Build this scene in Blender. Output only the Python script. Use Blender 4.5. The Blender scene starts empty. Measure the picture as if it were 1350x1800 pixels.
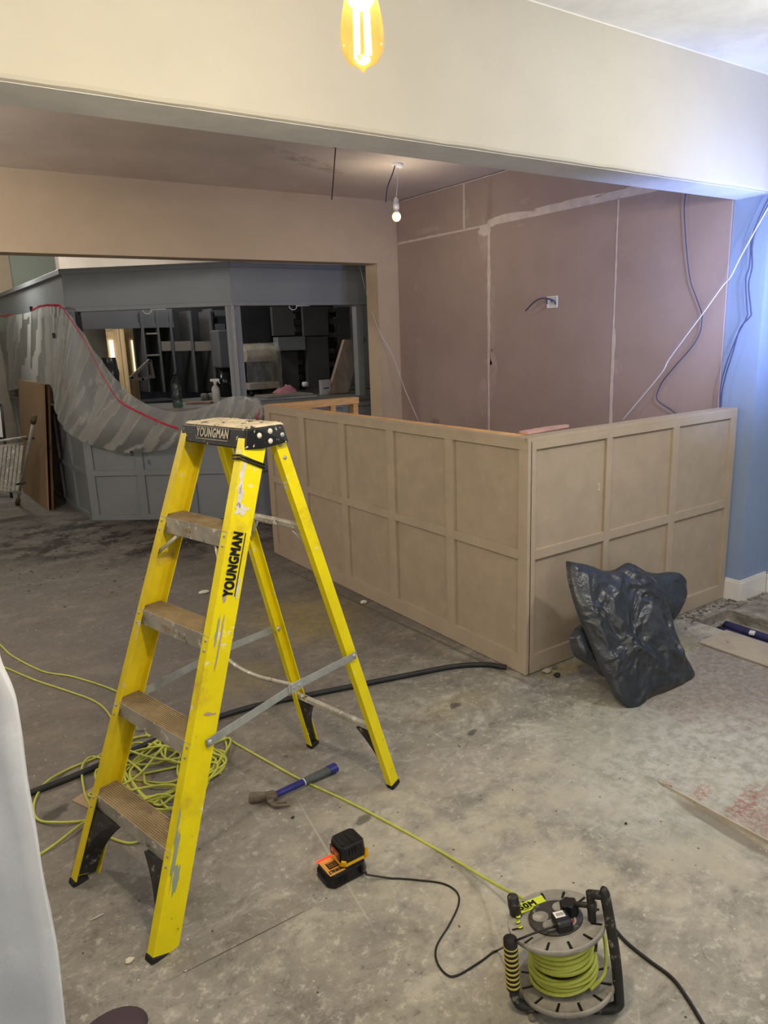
import bpy, math, random
import numpy as np
from mathutils import Vector, Matrix, noise

# ------------------------------------------------------------------ camera
YAW, PITCH, ROLL, FPX, EYE = 34.03617, 13.50324, -2.04597, 1281.13, 1.6
def rot(yaw, pitch, roll):
    fw = np.array([math.sin(yaw)*math.cos(pitch), math.cos(yaw)*math.cos(pitch), -math.sin(pitch)])
    r = np.array([math.cos(yaw), -math.sin(yaw), 0]); u = np.cross(r, fw)
    r2 = r*math.cos(roll)+u*math.sin(roll); u2 = -r*math.sin(roll)+u*math.cos(roll)
    return np.array([r2, -u2, fw])
RM = rot(*[math.radians(a) for a in (YAW, PITCH, ROLL)])
cam = bpy.data.cameras.new('camera'); camo = bpy.data.objects.new('camera', cam)
bpy.context.scene.collection.objects.link(camo)
m3 = Matrix((RM[0], -RM[1], -RM[2])).transposed()
camo.matrix_world = Matrix.Translation((0, 0, EYE)) @ m3.to_4x4()
cam.sensor_fit = 'VERTICAL'; cam.sensor_height = 36; cam.lens = FPX/1800*36; cam.clip_start = .05; cam.clip_end = 60
S = bpy.context.scene; S.camera = camo
S.view_settings.view_transform = 'Standard'; S.view_settings.look = 'None'
S.view_settings.gamma = 1; S.view_settings.use_curve_mapping = False
S.view_settings.exposure = 0.0

# ------------------------------------------------------------------ world and lights
w = bpy.data.worlds.new('world'); S.world = w; w.use_nodes = True
w.node_tree.nodes['Background'].inputs[0].default_value = (.62, .66, .75, 1)
w.node_tree.nodes['Background'].inputs[1].default_value = .12
def lamp(name, kind, loc, power, col, size=.05, aim=None, size_y=None, spread=None):
    l = bpy.data.lights.new(name, kind); l.energy = power; l.color = col
    if kind == 'AREA':
        l.size = size
        if size_y: l.shape = 'RECTANGLE'; l.size_y = size_y
        if spread: l.spread = spread
    else: l.shadow_soft_size = size
    o = bpy.data.objects.new(name, l); S.collection.objects.link(o); o.location = loc
    if aim is not None: o.rotation_euler = (Vector(aim)-Vector(loc)).to_track_quat('-Z', 'Y').to_euler()
    return o
BULB = (.663, .994, 2.03)
lamp('filament_bulb_light', 'POINT', (BULB[0], BULB[1], BULB[2]+.06), 60, (1, .94, .82), .035)
lamp('second_bulb_light', 'POINT', (2.95, .95, 2.2), 48, (1, .97, .90), .06)
lamp('camera_side_fill', 'AREA', (.3, -2.45, 1.5), 34, (.93, .95, 1), 3.6, aim=(.9, 2, 1.2), size_y=2.2)  # added soft fill from behind the camera, no window is known there
lamp('rear_pendant_light', 'POINT', (3.148, 4.375, 2.42), 42, (1, .88, .70), .03)
lamp('rear_left_fill', 'POINT', (-.8, 4.5, 2.3), 86, (1, .94, .86), .06)  # unseen fill added to brighten the counter's long face and rear room
lamp('front_ceiling_fill', 'AREA', (1.2, -.6, 2.74), 9, (.97, .94, .86), 1.6, aim=(1.2, -.59, 0))  # added overhead fill for the front room, no fitting seen
lamp('blue_glow_fill', 'AREA', (3.55, 1.62, 1.62), 15, (.36, .48, 1), .45, aim=(4.0, 2.9, 2.15), size_y=.45, spread=math.radians(130))  # added blue fill out of view, imitating lens flare on pier and boards
lamp('far_room_light', 'POINT', (2.5, 11.2, 1.75), 22, (1, .88, .72), .1)
lamp('bar_fill', 'POINT', (2.9, 8.3, 2.6), 22, (1, .98, .93), .15)  # added fill to lift the bar interior, no lamp seen
lamp('hall_fill', 'POINT', (1.2, 8.5, 2.7), 50, (1, .97, .92), .2)  # added fill placed to brighten the far wall, no lamp seen

# ------------------------------------------------------------------ geometry helpers
def ray(px, py): return RM.T @ np.array([(px-675)/FPX, (py-900)/FPX, 1])
O3 = np.array([0, 0, EYE])
def onz(px, py, z=0.0):            # the point of the level plane z seen at that place of the photograph
    d = ray(px, py); return O3+d*(z-EYE)/d[2]
def onpl(px, py, ax, val):
    d = ray(px, py); return O3+d*(val-O3[ax])/d[ax]
def onpn(px, py, A, n):
    d = ray(px, py); return O3+d*(np.dot(n, np.array(A)-O3)/np.dot(n, d))
def C(r, g, b):                     # sRGB 0-255 to linear
    f = lambda c: ((c/255+.055)/1.055)**2.4 if c > 10 else c/255/12.92
    return (f(r), f(g), f(b), 1)
class MB:
    def __init__(s): s.v = []; s.f = []; s.sm = []
    def add(s, vs, fs, smooth=False):
        n = len(s.v); s.v += [tuple(map(float, p)) for p in vs]; s.f += [tuple(n+i for i in f) for f in fs]; s.sm += [smooth]*len(fs); return s
    def box(s, a, b):
        x0, y0, z0 = a; x1, y1, z1 = b
        return s.hexa([(x0, y0, z0), (x1, y0, z0), (x1, y1, z0), (x0, y1, z0), (x0, y0, z1), (x1, y0, z1), (x1, y1, z1), (x0, y1, z1)])
    def hexa(s, p): return s.add(p, [(0, 3, 2, 1), (4, 5, 6, 7), (0, 1, 5, 4), (1, 2, 6, 5), (2, 3, 7, 6), (3, 0, 4, 7)])
    def obox(s, c, ax, size):       # oriented box: centre, three axes, full sizes
        c = np.array(c, float); a = [np.array(v, float)*k/2 for v, k in zip(ax, size)]
        P = []
        for z in (-1, 1):
            for x, y in ((-1, -1), (1, -1), (1, 1), (-1, 1)): P.append(c+a[0]*x+a[1]*y+a[2]*z)
        return s.hexa(P)
    def prism(s, poly, off):        # polygon in 3D and an extrusion vector
        n = len(poly); off = np.array(off, float); P = [np.array(p, float) for p in poly]
        return s.add(P+[p+off for p in P], [tuple(range(n))[::-1], tuple(range(n, 2*n))]+[(i, (i+1) % n, n+(i+1) % n, n+i) for i in range(n)])
    def tube(s, pts, r, n=8, cap=True):
        pts = [np.array(p, float) for p in pts]; rs = r if hasattr(r, '__len__') else [r]*len(pts)
        V = []; up = np.array([0, 0, 1.])
        prev = None
        for i, p in enumerate(pts):
            t = pts[min(i+1, len(pts)-1)]-pts[max(i-1, 0)]; t = t/(np.linalg.norm(t)+1e-9)
            if prev is None:
                a = np.cross(t, up)
                if np.linalg.norm(a) < .1: a = np.cross(t, np.array([1., 0, 0]))
            else: a = prev-t*np.dot(prev, t)
            a = a/(np.linalg.norm(a)+1e-9); prev = a; b = np.cross(t, a)
            for k in range(n):
                q = 2*math.pi*k/n; V.append(p+(a*math.cos(q)+b*math.sin(q))*rs[i])
        F = [(i*n+k, i*n+(k+1) % n, (i+1)*n+(k+1) % n, (i+1)*n+k) for i in range(len(pts)-1) for k in range(n)]
        if cap: F += [tuple(range(n))[::-1], tuple(range((len(pts)-1)*n, len(pts)*n))]
        return s.add(V, F, True)
    def lathe(s, c, prof, n=24, axis=(0, 0, 1)):   # prof: (radius, height)
        ax = Vector(axis).normalized(); a = ax.orthogonal().normalized(); b = ax.cross(a); c = Vector(c); V = []
        for r, h in prof:
            for k in range(n):
                q = 2*math.pi*k/n; V.append(c+ax*h+(a*math.cos(q)+b*math.sin(q))*max(r, 1e-4))
        F = [(i*n+k, i*n+(k+1) % n, (i+1)*n+(k+1) % n, (i+1)*n+k) for i in range(len(prof)-1) for k in range(n)]
        F += [tuple(range(n))[::-1], tuple(range((len(prof)-1)*n, len(prof)*n))]
        return s.add(V, F, True)
    def grid(s, P, closed=False):   # rows of points
        m = len(P[0]); V = [p for row in P for p in row]
        F = [(i*m+k, i*m+(k+1) % m, (i+1)*m+(k+1) % m, (i+1)*m+k) for i in range(len(P)-1) for k in range(m if closed else m-1)]
        return s.add(V, F, True)
    def build(s, name, mat, parent=None, label=None, cat=None, group=None, kind=None, bevel=0):
        off = np.array(parent_loc(parent))
        me = bpy.data.meshes.new(name); me.from_pydata([tuple(np.array(p)-off) for p in s.v], [], s.f); me.update()
        me.polygons.foreach_set('use_smooth', s.sm); me.materials.append(mat)
        o = bpy.data.objects.new(name, me); S.collection.objects.link(o)
        if parent: o.parent = parent
        if bevel:
            bm = o.modifiers.new('bevel', 'BEVEL'); bm.width = bevel; bm.segments = 2; bm.limit_method = 'ANGLE'; bm.angle_limit = .6
        tag(o, label, cat, group, kind); return o
def parent_loc(p):
    l = np.zeros(3)
    while p is not None: l = l+np.array(p.location); p = p.parent
    return l
def tag(o, label=None, cat=None, group=None, kind=None):
    for k, v in (('label', label), ('category', cat), ('group', group), ('kind', kind)):
        if v: o[k] = v
    return o
def thing(name, label, cat, loc, group=None):
    o = bpy.data.objects.new(name, None); S.collection.objects.link(o); o.location = [float(x) for x in loc]; o.empty_display_size = .1
    return tag(o, label, cat, group)
def smooth(pts, n=6):               # Catmull-Rom
    P = [np.array(p, float) for p in pts]; P = [2*P[0]-P[1]]+P+[2*P[-1]-P[-2]]; out = []
    for i in range(1, len(P)-2):
        for k in range(n):
            t = k/n; a, b, c, d = P[i-1:i+3]
            out.append(.5*((2*b)+(-a+c)*t+(2*a-5*b+4*c-d)*t*t+(-a+3*b-3*c+d)*t**3))
    out.append(P[-2]); return out
def text(name, body, o, e1, e2, width, height, mat, parent, lift=.0006, bold=.012, kind=None):
    """flat lettering fitted into the box o, o+e1*width, o+e2*height"""
    cu = bpy.data.curves.new(name, 'FONT'); cu.body = body; cu.offset = 0; cu.extrude = 0; cu.space_character = 1.12; cu.resolution_u = 3
    t = bpy.data.objects.new(name, cu); S.collection.objects.link(t)
    me = bpy.data.meshes.new_from_object(t.evaluated_get(bpy.context.evaluated_depsgraph_get()))
    bpy.data.objects.remove(t); bpy.data.curves.remove(cu)
    xs = [v.co.x for v in me.vertices]; ys = [v.co.y for v in me.vertices]
    x0, x1, y0, y1 = min(xs), max(xs), min(ys), max(ys)
    e1 = Vector(e1).normalized(); e2 = Vector(e2); e2 = (e2-e1*e2.dot(e1)).normalized(); n = e1.cross(e2)
    off = Vector([float(k) for k in parent_loc(parent)]); o = Vector([float(k) for k in o])
    V0 = [o+e1*((v.co.x-x0)/(x1-x0)*width)+e2*((v.co.y-y0)/(y1-y0)*height)-off for v in me.vertices]; F0 = [tuple(p.vertices) for p in me.polygons]
    bpy.data.meshes.remove(me); me = bpy.data.meshes.new(name); k = max(0, bold)*height; VV, FF = [], []      # heavier strokes: the outline repeated a hair to each side
    for i, (dx, dy) in enumerate(((0, 0), (1, 1), (-1, 1), (1, -1), (-1, -1), (1, 0), (-1, 0)) if k else ((0, 0),)):
        VV += [v+e1*k*dx+e2*k*dy+n*(lift+.00004*i) for v in V0]; FF += [tuple(a+i*len(V0) for a in f) for f in F0]
    me.from_pydata(VV, [], FF); me.name = name; me.materials.clear(); me.materials.append(mat)
    ob = bpy.data.objects.new(name, me); S.collection.objects.link(ob); ob.parent = parent
    return ob

# ------------------------------------------------------------------ materials
ZC_ = 2.745
class NT:
    def __init__(s, name):
        s.m = bpy.data.materials.new(name); s.m.use_nodes = True; s.t = s.m.node_tree; s.b = s.t.nodes['Principled BSDF']; s.o = s.t.nodes['Material Output']
        s.tc = s.t.nodes.new('ShaderNodeNewGeometry').outputs['Position']
    def n(s, typ, **k):
        x = s.t.nodes.new(typ)
        for a, v in k.items():
            if a.startswith('i_'): x.inputs[int(a[2:]) if a[2:].isdigit() else a[2:]].default_value = v
            else: setattr(x, a, v)
        return x
    def l(s, a, b): s.t.links.new(a, b)
    def noise(s, scale, detail=4, rough=.6, stretch=None, dist=0):
        n = s.n('ShaderNodeTexNoise'); n.inputs['Scale'].default_value = scale; n.inputs['Detail'].default_value = detail; n.inputs['Roughness'].default_value = rough; n.inputs['Distortion'].default_value = dist
        src = s.tc
        if stretch:
            mp = s.n('ShaderNodeMapping'); mp.inputs['Scale'].default_value = stretch[:3]
            if len(stretch) > 3: mp.inputs['Rotation'].default_value = (0, 0, stretch[3])
            s.l(s.tc, mp.inputs[0]); src = mp.outputs[0]
        s.l(src, n.inputs['Vector']); return n.outputs['Fac']
    def rng(s, x, lo, hi, a=0, b=1):
        r = s.n('ShaderNodeMapRange'); r.interpolation_type = 'SMOOTHSTEP'
        s.l(x, r.inputs[0]); r.inputs[1].default_value = lo; r.inputs[2].default_value = hi; r.inputs[3].default_value = a; r.inputs[4].default_value = b; return r.outputs[0]
    def math(s, op, a, b=None):
        x = s.n('ShaderNodeMath', operation=op)
        for i, q in enumerate((a, b)):
            if q is None: continue
            if isinstance(q, (int, float)): x.inputs[i].default_value = q
            else: s.l(q, x.inputs[i])
        return x.outputs[0]
    def mix(s, fac, a, b):
        x = s.n('ShaderNodeMix', data_type='RGBA')
        if isinstance(fac, (int, float)): x.inputs[0].default_value = fac
        else: s.l(fac, x.inputs[0])
        for i, q in ((6, a), (7, b)):
            if isinstance(q, tuple): x.inputs[i].default_value = q
            else: s.l(q, x.inputs[i])
        return x.outputs[2]
    def patch(s, c, rx, ry, ang=0, soft=.35, wob=.25, wscale=3, axes='xy'):   # soft-edged stain centred at c, 1 inside
        mp = s.n('ShaderNodeMapping', vector_type='TEXTURE'); mp.inputs['Location'].default_value = (c[0], c[1], 0); mp.inputs['Rotation'].default_value = (0, 0, ang); mp.inputs['Scale'].default_value = (rx, ry, 1e6)
        s.l(s.tc, mp.inputs[0]); ln = s.n('ShaderNodeVectorMath', operation='LENGTH'); s.l(mp.outputs[0], ln.inputs[0])
        d = ln.outputs['Value']
        if wob: d = s.math('ADD', d, s.math('MULTIPLY', s.math('SUBTRACT', s.noise(wscale, 5, .65), .5), wob*4))
        return s.rng(d, 1-soft, 1+soft, 1, 0)
    def done(s, col, rough, metal=0, bump=None, bs=.2, bd=.004, spec=.5):
        if isinstance(col, tuple): s.b.inputs['Base Color'].default_value = col
        else: s.l(col, s.b.inputs['Base Color'])
        if isinstance(rough, (int, float)): s.b.inputs['Roughness'].default_value = rough
        else: s.l(rough, s.b.inputs['Roughness'])
        s.b.inputs['Metallic'].default_value = metal; s.b.inputs['Specular IOR Level'].default_value = spec
        if bump is not None:
            bn = s.n('ShaderNodeBump'); bn.inputs['Strength'].default_value = bs; bn.inputs['Distance'].default_value = bd; s.l(bump, bn.inputs['Height']); s.l(bn.outputs[0], s.b.inputs['Normal'])
        return s.m
def mat(name, col, rough=.6, metal=0, var=.12, vs=6, spots=(), bump=.15, bs=60, bd=.002, spec=.4, stretch=None):
    t = NT(name); base = C(*col); dk = tuple(c*(1-var*1.6) for c in base[:3])+(1,); lt = tuple(min(1, c*(1+var)) for c in base[:3])+(1,)
    c = t.mix(t.rng(t.noise(vs, 5, .65, stretch), .3, .7), dk, lt)
    for (sc, scale, lo, hi) in spots: c = t.mix(t.rng(t.noise(scale, 6, .7), lo, hi), c, C(*sc))
    return t.done(c, rough, metal, t.noise(bs, 3, .6) if bump else None, bump, bd, spec)
def emit(name, col, k):
    t = NT(name); t.b.inputs['Base Color'].default_value = C(*col); t.b.inputs['Emission Color'].default_value = C(*col); t.b.inputs['Emission Strength'].default_value = k; return t.m
def film(name, col, alpha, rough=.25, bump=.6, bs=25, gl=.12, bd=.01):
    t = NT(name); tr = t.n('ShaderNodeBsdfTransparent'); tr.inputs[0].default_value = (.93, .93, .92, 1)
    t.b.inputs['Base Color'].default_value = C(*col); t.b.inputs['Roughness'].default_value = rough; t.b.inputs['Specular IOR Level'].default_value = .7
    tl = t.n('ShaderNodeBsdfTranslucent'); tl.inputs[0].default_value = C(*col)
    m0 = t.n('ShaderNodeMixShader'); m0.inputs[0].default_value = .3; t.l(t.b.outputs[0], m0.inputs[1]); t.l(tl.outputs[0], m0.inputs[2])
    nz = t.noise(7, 6, .7, (1, 1, .35)); m = t.n('ShaderNodeMixShader'); lw = t.n('ShaderNodeLayerWeight'); lw.inputs[0].default_value = .35; t.l(t.math('MINIMUM', t.math('ADD', t.rng(nz, .3, .7, max(0, alpha-gl), min(1, alpha+gl)), t.math('MULTIPLY', lw.outputs['Facing'], .55)), 1.0), m.inputs[0])
    t.l(tr.outputs[0], m.inputs[1]); t.l(m0.outputs[0], m.inputs[2]); t.l(m.outputs[0], t.o.inputs[0])
    bn = t.n('ShaderNodeBump'); bn.inputs['Strength'].default_value = bump; bn.inputs['Distance'].default_value = bd; t.l(t.noise(bs, 4, .6), bn.inputs['Height']); t.l(bn.outputs[0], t.b.inputs['Normal'])
    return t.m

def floor_mat():
    t = NT('concrete_floor')
    big = t.noise(.9, 5, .6); mid = t.noise(3.2, 7, .7, (1, 1.6, 1, .5), .6); fine = t.noise(26, 8, .75); scr = t.noise(9, 8, .75, (1, 6, 1, -.45), .3)
    c = t.mix(t.rng(big, .35, .65), C(134, 131, 125), C(150, 146, 137))
    c = t.mix(t.rng(mid, .5, .66, 0, .85), c, C(184, 180, 168))           # pale dust
    c = t.mix(t.rng(mid, .48, .34, 0, .65), c, C(108, 104, 99))
    c = t.mix(t.rng(scr, .56, .72, 0, .45), c, C(178, 172, 158))
    c = t.mix(t.rng(scr, .42, .28, 0, .4), c, C(92, 87, 80))
    c = t.mix(t.rng(fine, .53, .66, 0, .7), c, C(208, 203, 192))
    c = t.mix(t.rng(fine, .45, .33, 0, .7), c, C(76, 71, 66))
    med = t.noise(13, 9, .8, (1, 1.3, 1, .8), .8)
    c = t.mix(t.rng(med, .53, .66, 0, .6), c, C(197, 193, 183))
    c = t.mix(t.rng(med, .46, .34, 0, .6), c, C(92, 87, 81))
    st = t.noise(4.5, 9, .82, (1, 5, 1, .6), 1.2)
    c = t.mix(t.rng(st, .60, .68, 0, .5), c, C(204, 199, 186))
    c = t.mix(t.rng(st, .40, .33, 0, .35), c, C(84, 80, 75))
    # darker swept slab under and behind the ladder, dirt by the bar
    def at(px, py): return onz(px, py)[:2]
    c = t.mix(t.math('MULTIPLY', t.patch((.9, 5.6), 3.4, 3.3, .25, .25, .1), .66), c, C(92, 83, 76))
    blk = t.math('MULTIPLY', t.patch((1.7, 6.3), 1.6, .8, -.6, .4, .3), t.rng(t.noise(3.2, 8, .78, (1, 1, 1)), .46, .56))
    c = t.mix(t.math('MULTIPLY', blk, .85), c, C(38, 33, 30))
    lp = t.patch((.55, 3.0), .9, 1.6, -.2, .5, .15)
    c = t.mix(t.math('MULTIPLY', lp, .3), c, C(118, 109, 102))
    # sandy area front right, reddish-grey screed slab and white chalk
    c = t.mix(t.math('MULTIPLY', t.patch((1.7, 1.35), .95, .55, -.5, .5, .2), t.rng(t.noise(5, 6, .7), .35, .62, .1, .8)), c, C(188, 180, 162))
    gr = t.patch(tuple(at(1180, 1330)), .5, .42, .3, .4, .2)
    c = t.mix(t.math('MULTIPLY', gr, .4), c, C(146, 150, 140))
    sl = t.n('ShaderNodeSeparateXYZ'); t.l(t.tc, sl.inputs[0])
    wob = t.math('MULTIPLY', t.math('SUBTRACT', t.noise(6, 4, .6), .5), .16)
    inx = t.rng(t.math('ADD', sl.outputs[0], wob), 2.50, 2.56); iny = t.rng(t.math('ADD', sl.outputs[1], wob), 1.93, 1.99, 1, 0)
    iny2 = t.rng(t.math('ADD', t.math('ADD', sl.outputs[1], wob), t.math('MULTIPLY', sl.outputs[0], .35)), 2.28, 2.36)
    screed = t.math('MULTIPLY', t.math('MULTIPLY', inx, iny), iny2)
    sc = t.mix(t.rng(t.noise(34, 9, .85), .36, .66), C(120, 108, 101), C(172, 161, 153))
    c = t.mix(t.math('MULTIPLY', screed, .72), c, sc)
    ch = t.math('MULTIPLY', t.patch((2.35, 1.35), .55, .28, -.2, .5, .3), t.rng(t.noise(18, 8, .75), .38, .6))
    c = t.mix(t.math('MULTIPLY', ch, .5), c, C(208, 206, 203))
    for (px, py, rx, ry, k) in ((1235, 1393, .06, .022, .9), (1310, 1415, .10, .03, .9), (1345, 1440, .12, .05, .8), (1290, 1425, .08, .02, .7), (1345, 1395, .06, .05, .6)):
        p = t.math('MULTIPLY', t.patch(tuple(at(px, py)), rx*.95, ry*1.2, .2, .3, .35, 14), t.rng(t.noise(60, 5, .8), .45, .55))
        c = t.mix(t.math('MULTIPLY', p, k*.7), c, C(152, 92, 76))
    for (px, py, rx, ry, k) in ((540, 1085, .28, .34, .55), (430, 1190, .2, .16, .3), (1000, 1172, .16, .05, .7), (1170, 1140, .2, .1, .35), (800, 1240, .2, .1, .25)):
        p = t.math('MULTIPLY', t.patch(tuple(at(px, py)), rx, ry, 0, .5, .3, 5), t.rng(t.noise(22, 6, .7), .35, .65, .3, 1))
        c = t.mix(t.math('MULTIPLY', p, k), c, C(164, 147, 62))
    for (px, py, rx, ry) in ((95, 1430, .05, .03), (640, 1440, .04, .02), (830, 1288, .03, .012), (800, 1240, .03, .018)):
        c = t.mix(t.math('MULTIPLY', t.patch(tuple(at(px, py)), rx, ry, .3, .4, .6, 20), .7), c, C(50, 45, 41))
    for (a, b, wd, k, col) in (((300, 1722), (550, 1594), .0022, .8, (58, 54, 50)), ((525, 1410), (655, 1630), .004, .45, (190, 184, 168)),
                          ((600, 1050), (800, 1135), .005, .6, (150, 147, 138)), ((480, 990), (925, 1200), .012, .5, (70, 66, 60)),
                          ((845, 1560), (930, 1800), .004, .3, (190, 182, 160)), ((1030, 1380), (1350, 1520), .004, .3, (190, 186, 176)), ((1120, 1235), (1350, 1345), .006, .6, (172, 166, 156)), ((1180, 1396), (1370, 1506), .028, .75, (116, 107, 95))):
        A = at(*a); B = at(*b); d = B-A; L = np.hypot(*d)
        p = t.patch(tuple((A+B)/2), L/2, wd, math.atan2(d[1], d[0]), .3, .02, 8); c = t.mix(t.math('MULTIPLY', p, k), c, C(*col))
    vo = t.n('ShaderNodeTexVoronoi'); vo.inputs['Scale'].default_value = 16; t.l(t.tc, vo.inputs['Vector'])
    c = t.mix(t.math('MULTIPLY', t.rng(vo.outputs['Distance'], .035, .06, 1, 0), .75), c, C(212, 204, 190))
    vo2 = t.n('ShaderNodeTexVoronoi'); vo2.inputs['Scale'].default_value = 11; mp = t.n('ShaderNodeMapping'); mp.inputs['Location'].default_value = (3, 7, 1); t.l(t.tc, mp.inputs[0]); t.l(mp.outputs[0], vo2.inputs['Vector'])
    c = t.mix(t.math('MULTIPLY', t.rng(vo2.outputs['Distance'], .03, .05, 1, 0), .8), c, C(40, 36, 33))
    h = t.math('ADD', t.math('MULTIPLY', mid, .7), t.math('ADD', t.math('MULTIPLY', fine, .5), t.math('MULTIPLY', scr, .5)))
    return t.done(c, t.rng(big, .3, .7, .62, .85), 0, h, .35, .006, .35)
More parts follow.
